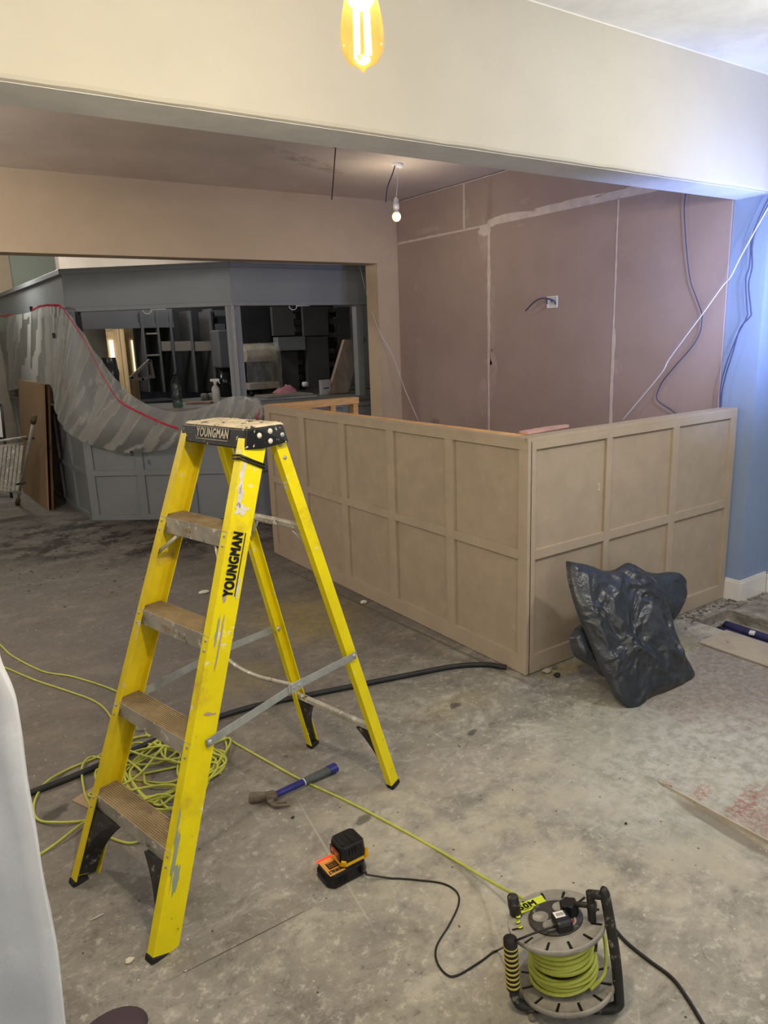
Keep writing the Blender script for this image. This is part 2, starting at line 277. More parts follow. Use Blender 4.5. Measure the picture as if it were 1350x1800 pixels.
M = dict(
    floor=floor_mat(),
    cream=mat('cream_plaster', (192, 188, 179), .75, var=.03, vs=2, bump=.12, bs=30, spots=[((184, 180, 171), 3, .62, .8)]),
    ceil=mat('ceiling_plaster', (206, 192, 178), .85, var=.05, vs=1.5, bump=.1, bs=20, spots=[((170, 155, 140), 5, .68, .8)]),
    soffit=mat('lightened_soffit_paint', (232, 234, 236), .7, var=.06, vs=4, bump=.3, bs=14, bd=.004),  # beam paint made lighter, extra brightness put into the colour
    backwall=mat('rear_plaster', (196, 176, 150), .85, var=.04, vs=2, bump=.1, bs=25),
    blue=mat('blue_grey_paint', (138, 156, 186), .7, var=.03, vs=3),
    pink=mat('pink_plasterboard', (163, 143, 136), .85, var=.05, vs=1.6, bump=.06, spots=[((172, 150, 142), 2.2, .6, .75)]),
    filler=mat('joint_filler', (205, 192, 186), .8, var=.08, vs=12),
    smear=mat('thin_filler_smear', (172, 152, 145), .85, var=.08, vs=9),
    white=mat('white_gloss_paint', (226, 224, 220), .4, var=.03),
    mdf=mat('mdf_board', (172, 156, 136), .75, var=.045, vs=7, bump=.08, bs=180, spots=[((188, 170, 146), 14, .62, .75)]),
    mdfrail=mat('mdf_rail', (176, 160, 140), .7, var=.04, vs=7, bump=.06, bs=150),
    pine=mat('pine_timber', (226, 178, 118), .6, var=.13, vs=7, stretch=(1.2, 1.2, 14), spots=[((190, 130, 78), 9, .66, .74)]),
    grey=mat('grey_bar_paint', (134, 138, 141), .5, var=.04, vs=3, bump=.05),
    greyd=mat('dark_grey_shelving', (90, 90, 92), .6, var=.05, vs=3),
    greydd=mat('black_shelf_backing', (48, 48, 52), .6, var=.1, vs=3),
    tan=mat('tan_shelf_board', (132, 124, 112), .65, var=.05),
    pale=mat('pale_far_wall', (176, 182, 168), .85, var=.04, vs=1.5),
    worktop=mat('dusty_worktop', (112, 110, 105), .55, var=.12, vs=5),
    yellow=mat('yellow_fibreglass', (236, 218, 6), .42, var=.05, vs=9, bump=.1, bs=120, spots=[((206, 180, 40), 6, .56, .75), ((226, 224, 196), 13, .635, .655), ((228, 226, 205), 34, .69, .70), ((110, 96, 36), 30, .67, .72), ((90, 84, 30), 60, .70, .73)]),
    yellowd=mat('yellow_fibreglass_dusty', (214, 190, 20), .5, var=.08, vs=9, bump=.1, spots=[((176, 152, 70), 7, .56, .72), ((196, 190, 168), 12, .64, .68), ((96, 84, 30), 38, .7, .74)]),
    alu=mat('dusty_aluminium', (186, 181, 170), .5, .35, var=.16, vs=9, spots=[((232, 229, 218), 30, .58, .62), ((86, 76, 62), 20, .6, .68)]),
    steel=mat('galvanised_steel', (172, 176, 174), .42, .45, var=.12, vs=16, spots=[((205, 204, 198), 30, .62, .68)]),
    tread=mat('dusty_tread', (150, 130, 98), .85, 0, var=.15, vs=12, spots=[((112, 98, 82), 14, .58, .7), ((206, 194, 172), 40, .66, .7)]),
    capside=mat('black_cap_plastic', (24, 24, 26), .4, var=.2, spots=[((226, 222, 210), 46, .615, .635), ((150, 146, 134), 70, .66, .7)]),
    captop=mat('paint_covered_cap', (206, 192, 166), .75, var=.12, vs=18, spots=[((34, 32, 30), 26, .56, .6)], bump=.7, bs=70, bd=.004),
    blk=mat('black_plastic', (26, 26, 28), .38, var=.15, vs=20, spots=[((92, 90, 86), 60, .7, .76)]),
    blkd=mat('dusty_black_plastic', (42, 41, 40), .5, var=.2, vs=16, spots=[((140, 134, 122), 34, .56, .66), ((196, 190, 178), 50, .7, .73)]),
    rubber=mat('black_rubber', (30, 29, 29), .75, var=.15),
    cable=mat('lime_cable', (190, 194, 84), .45, var=.07, vs=12, spots=[((150, 150, 90), 30, .62, .74)]),
    cabledark=mat('black_cable', (28, 27, 29), .45, var=.1),
    conduit=mat('black_conduit', (42, 44, 47), .55, var=.15, vs=14),
    bluecab=mat('blue_grey_cable', (66, 70, 98), .5, var=.08),
    whitecab=mat('white_cable', (214, 214, 216), .5, var=.04),
    bag=mat('black_bin_bag', (46, 49, 54), .36, var=.15, vs=5, bump=.6, bs=17, bd=.012, spec=.55, spots=[((66, 69, 74), 4, .5, .75)]),
    sheet=mat('grey_dust_sheet', (200, 204, 210), .9, var=.05, vs=5, bump=.2, bs=300, bd=.001, spots=[((216, 219, 223), 9, .55, .75)]),
    reel=mat('dusty_grey_plastic', (148, 144, 136), .6, var=.18, vs=14, spots=[((172, 164, 148), 22, .54, .68), ((60, 58, 56), 34, .62, .7)]),
    reeld=mat('dark_reel_plastic', (62, 60, 60), .55, var=.2, vs=18, spots=[((146, 140, 130), 40, .58, .66)]),
    lime=mat('lime_sticker', (206, 222, 60), .5, var=.04),
    orange=mat('orange_label', (222, 166, 82), .5, var=.05),
    yel=mat('tool_yellow', (238, 182, 20), .4, var=.04),
    red=mat('red_tape', (190, 32, 58), .5, var=.1, vs=20),
    hblue=mat('blue_hammer_paint', (44, 48, 128), .4, var=.12, vs=20, spots=[((184, 180, 172), 60, .66, .7)]),
    hgrip=mat('grey_hammer_grip', (84, 90, 92), .6, var=.14, vs=20),
    hsteel=mat('caked_steel', (118, 108, 94), .7, .2, var=.2, vs=30, spots=[((196, 186, 168), 60, .62, .68), ((90, 66, 48), 40, .62, .7)], bump=.8, bs=90, bd=.004),
    ply=mat('brown_leaning_board', (150, 122, 92), .6, var=.05, vs=3),
    plye=mat('board_edge', (110, 78, 48), .7, var=.05),
    wood=mat('brown_wrapped_board', (128, 98, 76), .45, var=.1, vs=6),
    cloth=mat('pink_cloth', (190, 128, 134), .9, var=.1, vs=20),
    ink=mat('black_ink', (18, 18, 16), .5, var=.02, bump=0),
    greypaint=mat('grey_green_paint_run', (150, 160, 142), .5, var=.04),
    chalk=mat('plaster_white', (214, 208, 194), .85, var=.08, vs=30, bump=.4, bs=60),
    stone=mat('rubble_grey', (120, 114, 104), .9, var=.2, vs=30, bump=.5, bs=60),
    pitm=mat('pit_mortar', (152, 146, 136), .9, var=.25, vs=12, bump=.9, bs=25, bd=.02, spots=[((60, 56, 52), 9, .55, .7)]),
    purple=mat('indigo_duct', (52, 50, 92), .45, var=.15, vs=12),
    plank=mat('dusty_plank', (176, 164, 148), .8, var=.08, vs=6, spots=[((120, 110, 98), 14, .64, .72)]),
    brass=mat('cream_wood_door', (222, 204, 172), .6, var=.05, vs=4),
    film=film('clear_polythene', (210, 210, 204), .56, .3, .1, 8, .06),
    wrap=film('wrinkled_wrap', (215, 212, 205), .28, .12, 1, 40, .15),
)
M['glow'] = emit('bulb_glow', (255, 196, 112), 9); M['fil'] = emit('filament_glow', (255, 222, 150), 26)
M['door_glass'] = emit('lit_door_glass', (255, 238, 205), 1.3); M['led'] = emit('red_led', (255, 40, 30), 1.6)
t = NT('rear_ceiling_plaster'); c = t.mix(t.rng(t.noise(1.5, 5, .65), .3, .7), C(196, 182, 168), C(212, 198, 184)); q = onz(540, 285, ZC_)
c = t.mix(t.math('MULTIPLY', t.math('MULTIPLY', t.patch((q[0], q[1]), .45, .07, .5, .5, .3, 5), t.rng(t.noise(9, 6, .7), .4, .6)), .45), c, C(96, 84, 74))
M['ceil'] = t.done(c, .85, 0, t.noise(20, 3), .1)
t = NT('amber_glass'); g = t.n('ShaderNodeBsdfGlossy'); g.inputs[0].default_value = (1, .75, .3, 1); g.inputs[1].default_value = .05
tr = t.n('ShaderNodeBsdfTransparent'); tr.inputs[0].default_value = (1, .84, .52, 1); lw = t.n('ShaderNodeLayerWeight'); lw.inputs[0].default_value = .25
df = t.n('ShaderNodeBsdfTranslucent'); df.inputs[0].default_value = (1, .50, .12, 1)
m0 = t.n('ShaderNodeMixShader'); m0.inputs[0].default_value = .010; t.l(tr.outputs[0], m0.inputs[1]); t.l(df.outputs[0], m0.inputs[2])
mx = t.n('ShaderNodeMixShader'); t.l(t.rng(lw.outputs['Facing'], 0, 1, .02, .5), mx.inputs[0]); t.l(m0.outputs[0], mx.inputs[1]); t.l(g.outputs[0], mx.inputs[2]); t.l(mx.outputs[0], t.o.inputs[0]); M['amber'] = t.m
t = NT('green_bottle_glass'); tr = t.n('ShaderNodeBsdfTransparent'); tr.inputs[0].default_value = (.42, .55, .52, 1)
g = t.n('ShaderNodeBsdfGlossy'); g.inputs[1].default_value = .08; mx = t.n('ShaderNodeMixShader'); lw = t.n('ShaderNodeLayerWeight'); lw.inputs[0].default_value = .3
t.l(t.rng(lw.outputs['Facing'], 0, 1, .08, .8), mx.inputs[0]); t.l(tr.outputs[0], mx.inputs[1]); t.l(g.outputs[0], mx.inputs[2]); t.l(mx.outputs[0], t.o.inputs[0]); M['bottle'] = t.m
rnd = random.Random(4)

# ------------------------------------------------------------------ the setting
XW, YB, ZC, ZF = 4.0, 5.544, 2.745, 2.79
fl = MB()
P0, P1, Q0, Q1 = 3.54, 3.80, .2, 2.15     # the open pit, running towards the camera along the right
R0, R1 = 1.985, 2.095                      # shallow rough channel beside the metal edge strip
xs = [-2.6, R0, R1, P0, P1, 6.2]; ys = [-2.6, Q0, 1.40, Q1, 13.2]
for i in range(5):
    for j in range(4):
        pit = i == 3 and j in (1, 2); ch = i == 1 and j == 1
        if pit or ch: continue
        fl.add([(xs[i], ys[j], 0), (xs[i+1], ys[j], 0), (xs[i+1], ys[j+1], 0), (xs[i], ys[j+1], 0)], [(0, 1, 2, 3)])
# channel with an uneven bed rising on its left
N = 24; rows = []
for k in range(N+1):
    y = Q0+(1.40-Q0)*k/N; dd = .014*min(1, (N-k)/4, k/3 if k < 3 else 1); wv = .02*math.sin(k*1.7)+.012*math.sin(k*.7)
    rows.append([(R0, y, 0), (R0+.02+max(0, wv), y, -dd*.45), (R0+.05+max(0, wv)*.5, y, -dd), (R1-.004, y, -dd), (R1, y, 0)])
fl.grid(rows)
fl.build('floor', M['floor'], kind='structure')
pit = MB(); D = -.085
pit.add([(P0, Q0, D), (P1, Q0, D), (P1, Q1, D), (P0, Q1, D)], [(0, 1, 2, 3)])
pit.add([(P0, Q0, 0), (P0, Q1, 0), (P0, Q1, D), (P0, Q0, D)], [(0, 1, 2, 3)]); pit.add([(P1, Q0, 0), (P1, Q1, 0), (P1, Q1, D), (P1, Q0, D)], [(0, 1, 2, 3)])
pit.add([(P0, Q1, 0), (P1, Q1, 0), (P1, Q1, D), (P0, Q1, D)], [(0, 1, 2, 3)]); pit.add([(P0, Q0, 0), (P1, Q0, 0), (P1, Q0, D), (P0, Q0, D)], [(0, 1, 2, 3)])
pit.box((P1-.03, Q0, D), (P1, Q1, -.045)).box((P0, Q1-.03, D), (P1, Q1, -.04))
tag(pit.build('trim_1', M['pitm']), kind='structure')
# broken mortar crust around the pit, uneven geometry
cr = MB(); rows = []
for j in range(40):
    row = []
    for i in range(30):
        x = 3.80+(4.29-3.80)*i/29; y = .3+(2.2-.3)*j/39
        h = max(0, .02*noise.turbulence(Vector((x*5, y*3, .3)), 4, False)+.004)*min(1, i/3, (29-i)/1.5+.01, (39-j)/2+.05, j/2+.05)
        row.append((x, y, .0015+h))
    rows.append(row)
cr.grid(rows); cr.build('floor_crust', M['pitm'], kind='structure')

def wallbox(name, a, b, m, parent=None): return MB().box(a, b).build(name, m, parent, kind='structure' if parent is None else None)
# front room
wallbox('wall_left', (-2.6, -2.6, 0), (-2.5, 13, 3.1), M['cream'])
wallbox('wall_behind', (-2.6, -2.7, 0), (4.4, -2.6, 3.1), M['cream'])
wallbox('wall_right_front', (4.29, -2.6, 0), (4.39, 2.205, ZF), M['blue'])
wallbox('wall_right_pier', (4.0, 2.205, 0), (4.39, 2.41, 2.258), M['blue'])
wallbox('ceiling_front', (-2.6, -2.6, ZF), (4.39, 2.4, ZF+.1), M['soffit'])
bmb = MB()                                   # the downstand beam, with a slightly uneven lower edge
n = 90; R = []
for i in range(n+1):
    x = -2.5+(4.385+2.5)*i/n; e = .004*noise.noise(Vector((x*6, 0, 0)))+.002*noise.noise(Vector((x*25, 1, 0)))
    R.append([(x, 2.19, ZF), (x, 2.19, 2.272+e), (x, 2.194, 2.262+e), (x, 2.204+e, 2.258), (x, 2.40, 2.258), (x, 2.40, ZF)])
bmb.grid(R)
bmb.sm = [False]*len(bmb.sm); bmb.build('wall_beam', M['cream'], kind='structure')
MB().box((-2.5, 2.206, 2.2565), (4.385, 2.4, 2.26)).build('trim_2', M['soffit'], kind='structure')  # lighter skin under the beam, its colour stands in for light
wallbox('trim_3', (-.2, 2.187, ZF-.006), (4.29, 2.192, ZF), M['white'])
# rear room
wallbox('ceiling_rear', (-2.6, 2.4, ZC), (4.1, 5.56, ZC+.1), M['ceil'])
wr = wallbox('wall_right', (4.002, 2.41, 0), (4.12, 5.56, ZC), M['blue'])
def pboard(y0, y1, z0, z1):
    MB().box((3.988, y0, z0), (4.002, y1, z1)).build('plasterboard_sheet', M['pink'], wr, bevel=.002)
pboard(2.412, 3.170, .02, 2.388); pboard(3.173, 4.356, .02, 2.388); pboard(4.359, 5.541, .02, 2.388)
pboard(2.412, 4.640, 2.391, 2.74); pboard(4.643, 5.541, 2.391, 2.74)
def band(pts, w0, w1, seed, horizontal, mt='filler', th=.0016):
    """filler band on the boards along pts (y,z) with ragged edges; w0/w1 widths to either side"""
    b = MB(); A = []; n = 40
    for i in range(n+1):
        k = i/n; y = pts[0][0]+(pts[1][0]-pts[0][0])*k; z = pts[0][1]+(pts[1][1]-pts[0][1])*k
        r0 = w0*(.7+.9*abs(noise.noise(Vector((k*9, seed, 0))))); r1 = w1*(.7+.9*abs(noise.noise(Vector((k*9, seed+5, 0)))))
        a, c = ((y, z-r0), (y, z+r1)) if horizontal else ((y-r0, z), (y+r1, z))
        A.append([(3.988, *a), (3.988-th, *a), (3.988-th, *c), (3.988, *c)])
    b.grid(A); b.sm = [False]*len(b.sm); b.build('joint_filler', M[mt], wr)
band(((2.42, 2.390), (4.36, 2.390)), .006, .036, 1, True); band(((4.36, 2.390), (5.54, 2.390)), .004, .014, 2, True)
band(((4.357, .1), (4.357, 1.5)), .012, .012, 3, False); band(((4.357, 1.5), (4.357, 2.40)), .020, .014, 4, False)
band(((3.172, .1), (3.172, 1.6)), .016, .008, 7, False); band(((3.172, 1.6), (3.172, 2.39)), .007, .005, 8, False)
band(((4.641, 2.392), (4.641, 2.735)), .016, .010, 9, False); band(((2.42, 2.736), (5.5, 2.736)), .004, .003, 11, True)
def blob(cy, cz, ry, rz, seed, mt='smear', th=.0012):
    b = MB(); n = 36; ring = []
    for k in range(n):
        q = 2*math.pi*k/n; r = 1+.38*noise.noise(Vector((math.cos(q)*1.5, math.sin(q)*1.5, seed+.37)))+.22*noise.noise(Vector((math.cos(q)*5, math.sin(q)*5, seed+.61)))
        ring.append((cy+ry*r*math.cos(q), cz+rz*r*math.sin(q)))
    b.prism([(3.988, y, z) for y, z in ring], (-th, 0, 0)); b.build('joint_filler', M[mt], wr)
blob(4.40, 2.36, .07, .035, 21.3, 'filler', .0019); blob(4.33, 2.40, .05, .03, 33.3, 'filler', .0021); blob(4.38, 2.28, .03, .09, 41.3, 'smear', .0013); blob(4.42, 2.30, .05, .13, 2); blob(4.33, 1.75, .055, .28, 3); blob(4.31, 1.25, .05, .2, 4); blob(4.43, 1.1, .06, .14, 5)
blob(4.12, 2.42, .22, .022, 6, 'filler', .0018); blob(3.6, 2.425, .3, .022, 7, 'filler', .0018); blob(3.0, 2.425, .3, .016, 8, 'filler', .0018); blob(4.04, 2.345, .06, .012, 9)
blob(3.13, 1.35, .035, .05, 10); blob(5.28, 2.02, .02, .04, 11); blob(4.72, 2.34, .03, .02, 12); blob(5.1, 2.45, .2, .02, 13); blob(4.36, 1.38, .04, .03, 15)
blob(3.98, 2.50, .05, .02, 16); blob(4.6, 2.5, .02, .05, 17)
# rear wall with the wide serving opening
wallbox('wall_rear', (3.765, YB, 0), (4.1, 5.73, 2.226), M['backwall'])
wallbox('wall_rear_header', (-2.5, YB, 2.226), (4.1, 5.73, ZC), M['backwall'])
MB().box((3.762, YB-.003, .05), (3.769, YB+.01, 2.226)).build('trim_4', M['backwall'], kind='structure')
MB().box((3.86, YB-.004, 2.232), (3.95, YB, 2.62)).build('trim_5', M['backwall'], kind='structure')
# skirting round the pier
sk = [(3.985, 2.29), (3.985, 2.190), (4.275, 2.190), (4.275, .5)]
for i, (a, b) in enumerate(zip(sk[:-1], sk[1:])):
    x0, x1 = sorted((a[0], b[0])); y0, y1 = sorted((a[1], b[1]))
    q = MB(); e = .015
    if i == 0: q.box((x0, y0, 0), (x0+e, y1, .118)).box((x0+.004, y0+.004, .118), (x0+e, y1, .132))
    elif i == 1: q.box((x0+e+.0005, y0, 0), (x1+e-.0155, y0+e, .118)).box((x0+e+.0005, y0+.004, .118), (x1+e-.0155, y0+e, .132))
    else: q.box((x0, y0, 0), (x0+e, y1, .118)).box((x0+.004, y0, .118), (x0+e, y1, .132))
    q.build('baseboard_right', M['white'], kind='structure', bevel=.002)

# ------------------------------------------------------------------ panelled MDF counter
ct = thing('service_counter', 'unpainted brown fibreboard counter with square raised panelling and pine frame', 'counter', (2.35, 3.6, 0))
X0, Yf, H = 2.327, 2.287, 1.143
fx, ft = 2.327, .016                        # raised frame stands 9 mm proud of the fields
ysp = [2.287, 2.345, 2.811, 2.874, 3.332, 3.399, 3.856, 3.924, 4.378, 4.459, 4.905, 4.985]
zr = [(0.004, .094), (.571, .617), (1.103, H-.018)]
# left (long) face: fields, stiles, rails
for i in range(1, 11, 2):
    for z0, z1 in ((.094, .571), (.617, 1.103)):
        MB().box((fx+ft, ysp[i]-.002, z0-.002), (fx+ft+.009, ysp[i+1]+.002, z1+.002)).build('panel', M['mdf'], ct)
for i in range(0, 12, 2): MB().box((fx, ysp[i]+(0 if i else 0), zr[0][1]), (fx+ft+.009, ysp[i+1], H-.056)).build('stile', M['mdfrail'], ct, bevel=.0012)
for k, (z0, z1) in enumerate(((.004, .094), (.571, .617), (1.087, H-.018))):
    if k == 1:
        for i in range(1, 11, 2): MB().box((fx, ysp[i], z0), (fx+ft+.009, ysp[i+1], z1)).build('rail', M['mdfrail'], ct, bevel=.0012)
    else: MB().box((fx, 2.287, z0), (fx+ft+.009, 4.985, z1)).build('rail', M['mdfrail'], ct, bevel=.0012)
# right (short) face
xsp = [2.345, 2.380, 2.862, 2.903, 3.391, 3.445, 3.925, 3.982]
for i in range(1, 7, 2):
    for z0, z1 in ((.094, .571), (.617, 1.103)):
        MB().box((xsp[i]-.002, Yf+ft, z0-.002), (xsp[i+1]+.002, Yf+ft+.009, z1+.002)).build('panel', M['mdf'], ct)
for i in range(0, 8, 2): MB().box((xsp[i], Yf, .094), (xsp[i+1], Yf+ft+.009, H-.056)).build('stile', M['mdfrail'], ct, bevel=.0012)
for k, (z0, z1) in enumerate(((.004, .094), (.571, .617), (1.087, H-.018))):
    if k == 1:
        for i in range(1, 7, 2): MB().box((xsp[i], Yf, z0), (xsp[i+1], Yf+ft+.009, z1)).build('rail', M['mdfrail'], ct, bevel=.0012)
    else: MB().box((2.345, Yf, z0), (3.982, Yf+ft+.009, z1)).build('rail', M['mdfrail'], ct, bevel=.0012)
# caps and timber frame
MB().box((fx, 2.30, H-.018), (fx+.018, 4.985, H)).build('cap_strip', M['mdfrail'], ct, bevel=.0012)
MB().box((fx, Yf, H-.018), (3.982, Yf+.018, H)).build('cap_strip', M['mdfrail'], ct, bevel=.0012)
MB().box((fx+.0182, 2.36, H-.042), (fx+.085, 4.985, H-.001)).build('top_plate', M['pine'], ct, label='pine top plate', bevel=.002)
MB().box((fx+.0182, Yf+.0182, H-.042), (3.985, Yf+.085, H-.001)).build('top_plate', M['mdfrail'], ct, bevel=.002)
MB().box((fx+.02, 4.90, H-.048), (3.11, 4.985, H+.002)).build('top_plate', M['pine'], ct, label='pine top plate', bevel=.002)
for x in (3.065, 2.86, 2.42): MB().box((x, 4.915, .05), (x+.045, 4.975, H-.049)).build('stud', M['pine'], ct, bevel=.002)
MB().box((2.40, 4.90, .0), (3.11, 4.985, .045)).build('bottom_plate', M['pine'], ct)
for y in (2.45, 3.05, 3.65, 4.25): MB().box((fx+.027, y, .045), (fx+.085, y+.045, H-.043)).build('stud', M['pine'], ct)
MB().box((fx+.027, 2.33, 0), (fx+.085, 4.90, .045)).build('bottom_plate', M['pine'], ct)
for x in (2.6, 3.1, 3.6): MB().box((x, Yf+.027, .045), (x+.045, Yf+.085, H-.043)).build('stud', M['pine'], ct)
MB().box((2.42, Yf+.027, 0), (3.98, Yf+.085, .045)).build('bottom_plate', M['pine'], ct)
p = onpl(1050, 862, 1, Yf+ft); text('pencil_mark', '2', p+np.array([0, -.0003, 0]), (1, 0, 0), (0, 0, 1), .022, .035, M['chalk'], ct, bold=-.01)
a = onz(928, 764, H+.001); b = onz(1000, 751, H+.001)
sc = MB(); L = b-a; L[2] = 0; ll = np.linalg.norm(L); L /= ll; nn = np.array([-L[1], L[0], 0]); poly = []
for k in range(9): poly.append(a+L*ll*k/8+nn*(.002*math.sin(k*2)))
for k in range(8, -1, -1): poly.append(a+L*ll*k/8+nn*(.05+.006*math.sin(k*3)-.02*(k > 6)))
sc.prism(poly, (0, 0, .0125)); sc.build('plasterboard_offcut', mat('pink_offcut', (196, 156, 146), .85), label='narrow pink plasterboard offcut lying on top of the panelled counter at its corner', cat='offcut')

# ------------------------------------------------------------------ grey bar beyond the opening
A = np.array([1.477, 7.134]); B = np.array([2.66, 6.18]); Lf = np.array([1.405, 10.55]); Rt = np.array([5.4, 6.18])
def frame(a, b):
    e = np.array([*(b-a), 0.]); L = np.linalg.norm(e); e /= L; nrm = np.array([e[1], -e[0], 0]); return np.array([*a, 0.]), e, nrm, L
class Face:                                  # a vertical face of the bar: u along, d outward, z up
    def __init__(s, a, b): s.o, s.e, s.n, s.L = frame(a, b)
    def box(s, u0, u1, d0, d1, z0, z1): 
        P = [s.o+s.e*u+s.n*d+np.array([0, 0, z]) for z in (z0, z1) for u, d in ((u0, d0), (u1, d0), (u1, d1), (u0, d1))]
        return MB().hexa(P)
    def at(s, px, py, off=0): return onpn(px, py, s.o+s.n*off, s.n)
FL, FM, FR = Face(Lf, A), Face(A, B), Face(B, Rt)
bar = thing('bar_counter', 'grey painted panelled bar counter with a canted front behind the opening', 'counter', (2.1, 6.7, 0))
for F, n_, zt in ((FL, 6, 1.0), (FM, 3, 1.0), (FR, 5, 1.0)):
    F.box(0, F.L, -.04, -.0262, 0, zt).build('backing', M['grey'], bar)
    sp = .075; w_ = (F.L-sp*(n_+1))/n_
    for i in range(n_+1): F.box(i*(w_+sp), i*(w_+sp)+sp, -.026, 0, .05, zt-.06).build('stile', M['grey'], bar, bevel=.002)
    for z0, z1 in ((.0, .05), (.425, .475), (zt-.06, zt)): F.box(0, F.L, -.026, .0005, z0, z1).build('rail', M['grey'], bar, bevel=.002)
    for i in range(n_):
        for z0, z1 in ((.05, .425), (.475, zt-.06)): F.box(i*(w_+sp)+sp, (i+1)*(w_+sp), -.026, -.020, z0, z1).build('panel', M['grey'], bar)
wt = MB(); poly = [Lf+[-.03, 0], A+[-.03, -.02], B+[-.02, -.03], Rt+[0, -.03], Rt+[0, .62], B+[.25, .62], A+[.62, .25], Lf+[.62, 0]]
wt.prism([(x, y, 1.0) for x, y in poly], (0, 0, .04)); wt.build('bar_worktop', M['worktop'], label='long dusty grey worktop on top of the grey bar', cat='worktop', bevel=.004)
can = thing('bar_canopy', 'grey painted overhead canopy above the bar with slim posts', 'canopy', (2.1, 6.7, 1.04))
for F in (FL, FM, FR):
    F.box(0, F.L, -.10, -.012, 1.945, 2.25).build('fascia_board', M['grey'], can)
    F.box(0, F.L+.004, -.10, .012, 2.232, 2.277).build('cornice', M['grey'], can, bevel=.003)
    F.box(0, F.L+.002, -.10, .004, 1.91, 1.947).build('lower_trim', M['grey'], can, bevel=.003)
for F, us in ((FM, (0.0, FM.L-.075)), (FR, (.0, 1.28)), (FL, (FL.L-.08, FL.L-1.3))):
    for u in us: F.box(u, u+.075, -.09, -.012, 1.04, 1.912).build('post', M['grey'], can, bevel=.003)
for k in range(4): FL.box(FL.L-.08-.86*(k+1)+.01, FL.L-.08-.86*k-.01, -.08, -.05, 1.04, 1.912).build('infill_panel', mat('infill_%d' % k, (118, 110, 102), .7) if k == 0 else bpy.data.materials['infill_0'], can)
FM.box(FM.L+.005-.03, FM.L+.012, -.02, .008, 1.04, 1.91).build('corner_bead', M['grey'], can)
FM.box(.07, .10, -.085, -.03, 1.04, 1.912).build('post', M['greydd'], can)
# clear tape on the corner post
MB().grid([[np.array([2.655-.02+.03*u+.004*math.sin(z*60+u*4), 6.160+.002*math.sin(z*90)-.005*u, z]) for u in (0, .5, 1)] for z in np.linspace(1.45, 1.91, 40)]).build('packing_film', M['wrap'], label='crinkled clear film wrapped down the corner post of the bar', cat='film')
for F, u, nm in ((FM, .78, 'over the canted side'), (FR, .62, 'over the right-hand side')):
    hk = MB(); p0 = F.o+F.e*u+F.n*.0+np.array([0, 0, 1.905]); 
    hk.tube([p0+F.e*(.14*k) for k in (0, 1)], .004, 6)
    hk.tube([p0+F.e*(-.03+.04*math.cos(q))+np.array([0, 0, -.035*math.sin(q)]) for q in np.linspace(0, math.pi, 10)], .004, 6)
    hk.build('wire_hook', M['whitecab'], label='small white wire hook hanging under the bar canopy '+nm, cat='hook')

# far side: bulkhead, shelving, doorway and warm room
wallbox('wall_far', (-2.5, 10.6, 1.84), (6.2, 10.7, 3.1), M['pale'])
wallbox('wall_far_right', (3.27, 10.6, 0), (6.2, 10.7, 1.84), M['greyd'])
wallbox('wall_far_left', (-2.5, 10.6, 0), (2.68, 10.7, 1.84), M['tan'])
wallbox('wall_bar_right', (5.5, 5.73, 0), (5.6, 10.6, 3.1), M['greyd'])
wallbox('ceiling_bar', (-2.5, 5.73, 3.0), (6.2, 13, 3.1), M['pale'])
wallbox('wall_far_pier', (-.6, 10.5, 2.28), (1.595, 10.6, 3.0), M['backwall'])
wallbox('wall_far_infill', (1.95, 9.4, 2.1), (5.0, 9.6, 3.0), M['ceil'])
wallbox('wall_far_room', (0.5, 12.4, 0), (6.2, 12.5, 3.0), M['brass'])
bh = MB().box((1.55, 8.9, 1.86), (3.05, 9.2, 2.05)).box((1.55, 8.88, 1.80), (3.05, 8.92, 1.86)); bh.build('bulkhead', M['greyd'], kind='structure')
def pxbox(x0, y0, x1, y1, Y, dep):
    a = onpl(x0, (y0+y1)/2, 1, Y); b = onpl(x1, (y0+y1)/2, 1, Y); c = onpl((x0+x1)/2, y0, 1, Y); d = onpl((x0+x1)/2, y1, 1, Y)
    return MB().box((a[0], Y, d[2]), (b[0], Y+dep, c[2]))
for i, (x0, x1, gx0, gx1) in enumerate(((188, 212, 195, 207), (228, 244, 234, 241))):
    dr = pxbox(x0, 582, x1, 760, 12.3, .1); d_ = dr.build('door_%d' % (i+1), M['brass'], kind='structure')
    pxbox(x0+2, 588, gx0, 745, 12.27, .03).build('door_stile', M['brass'], d_); pxbox(gx1, 588, x1-1, 745, 12.27, .03).build('door_stile', M['brass'], d_)
    pxbox(gx0, 598, gx1, 655, 12.28, .02).build('glass_pane', M['door_glass'], d_); pxbox(x0+1, 583, x1-1, 594, 12.24, .06).build('door_head', M['brass'], d_)
    pxbox(gx0, 662, gx1, 740, 12.28, .02).build('lower_panel', M['brass'], d_)
for i, x in enumerate((216, 221, 225)): pxbox(x, 578, x+2.5, 760, 12.0-.05*i, .4).build('trim_%d' % (6+i), M['brass'], kind='structure')
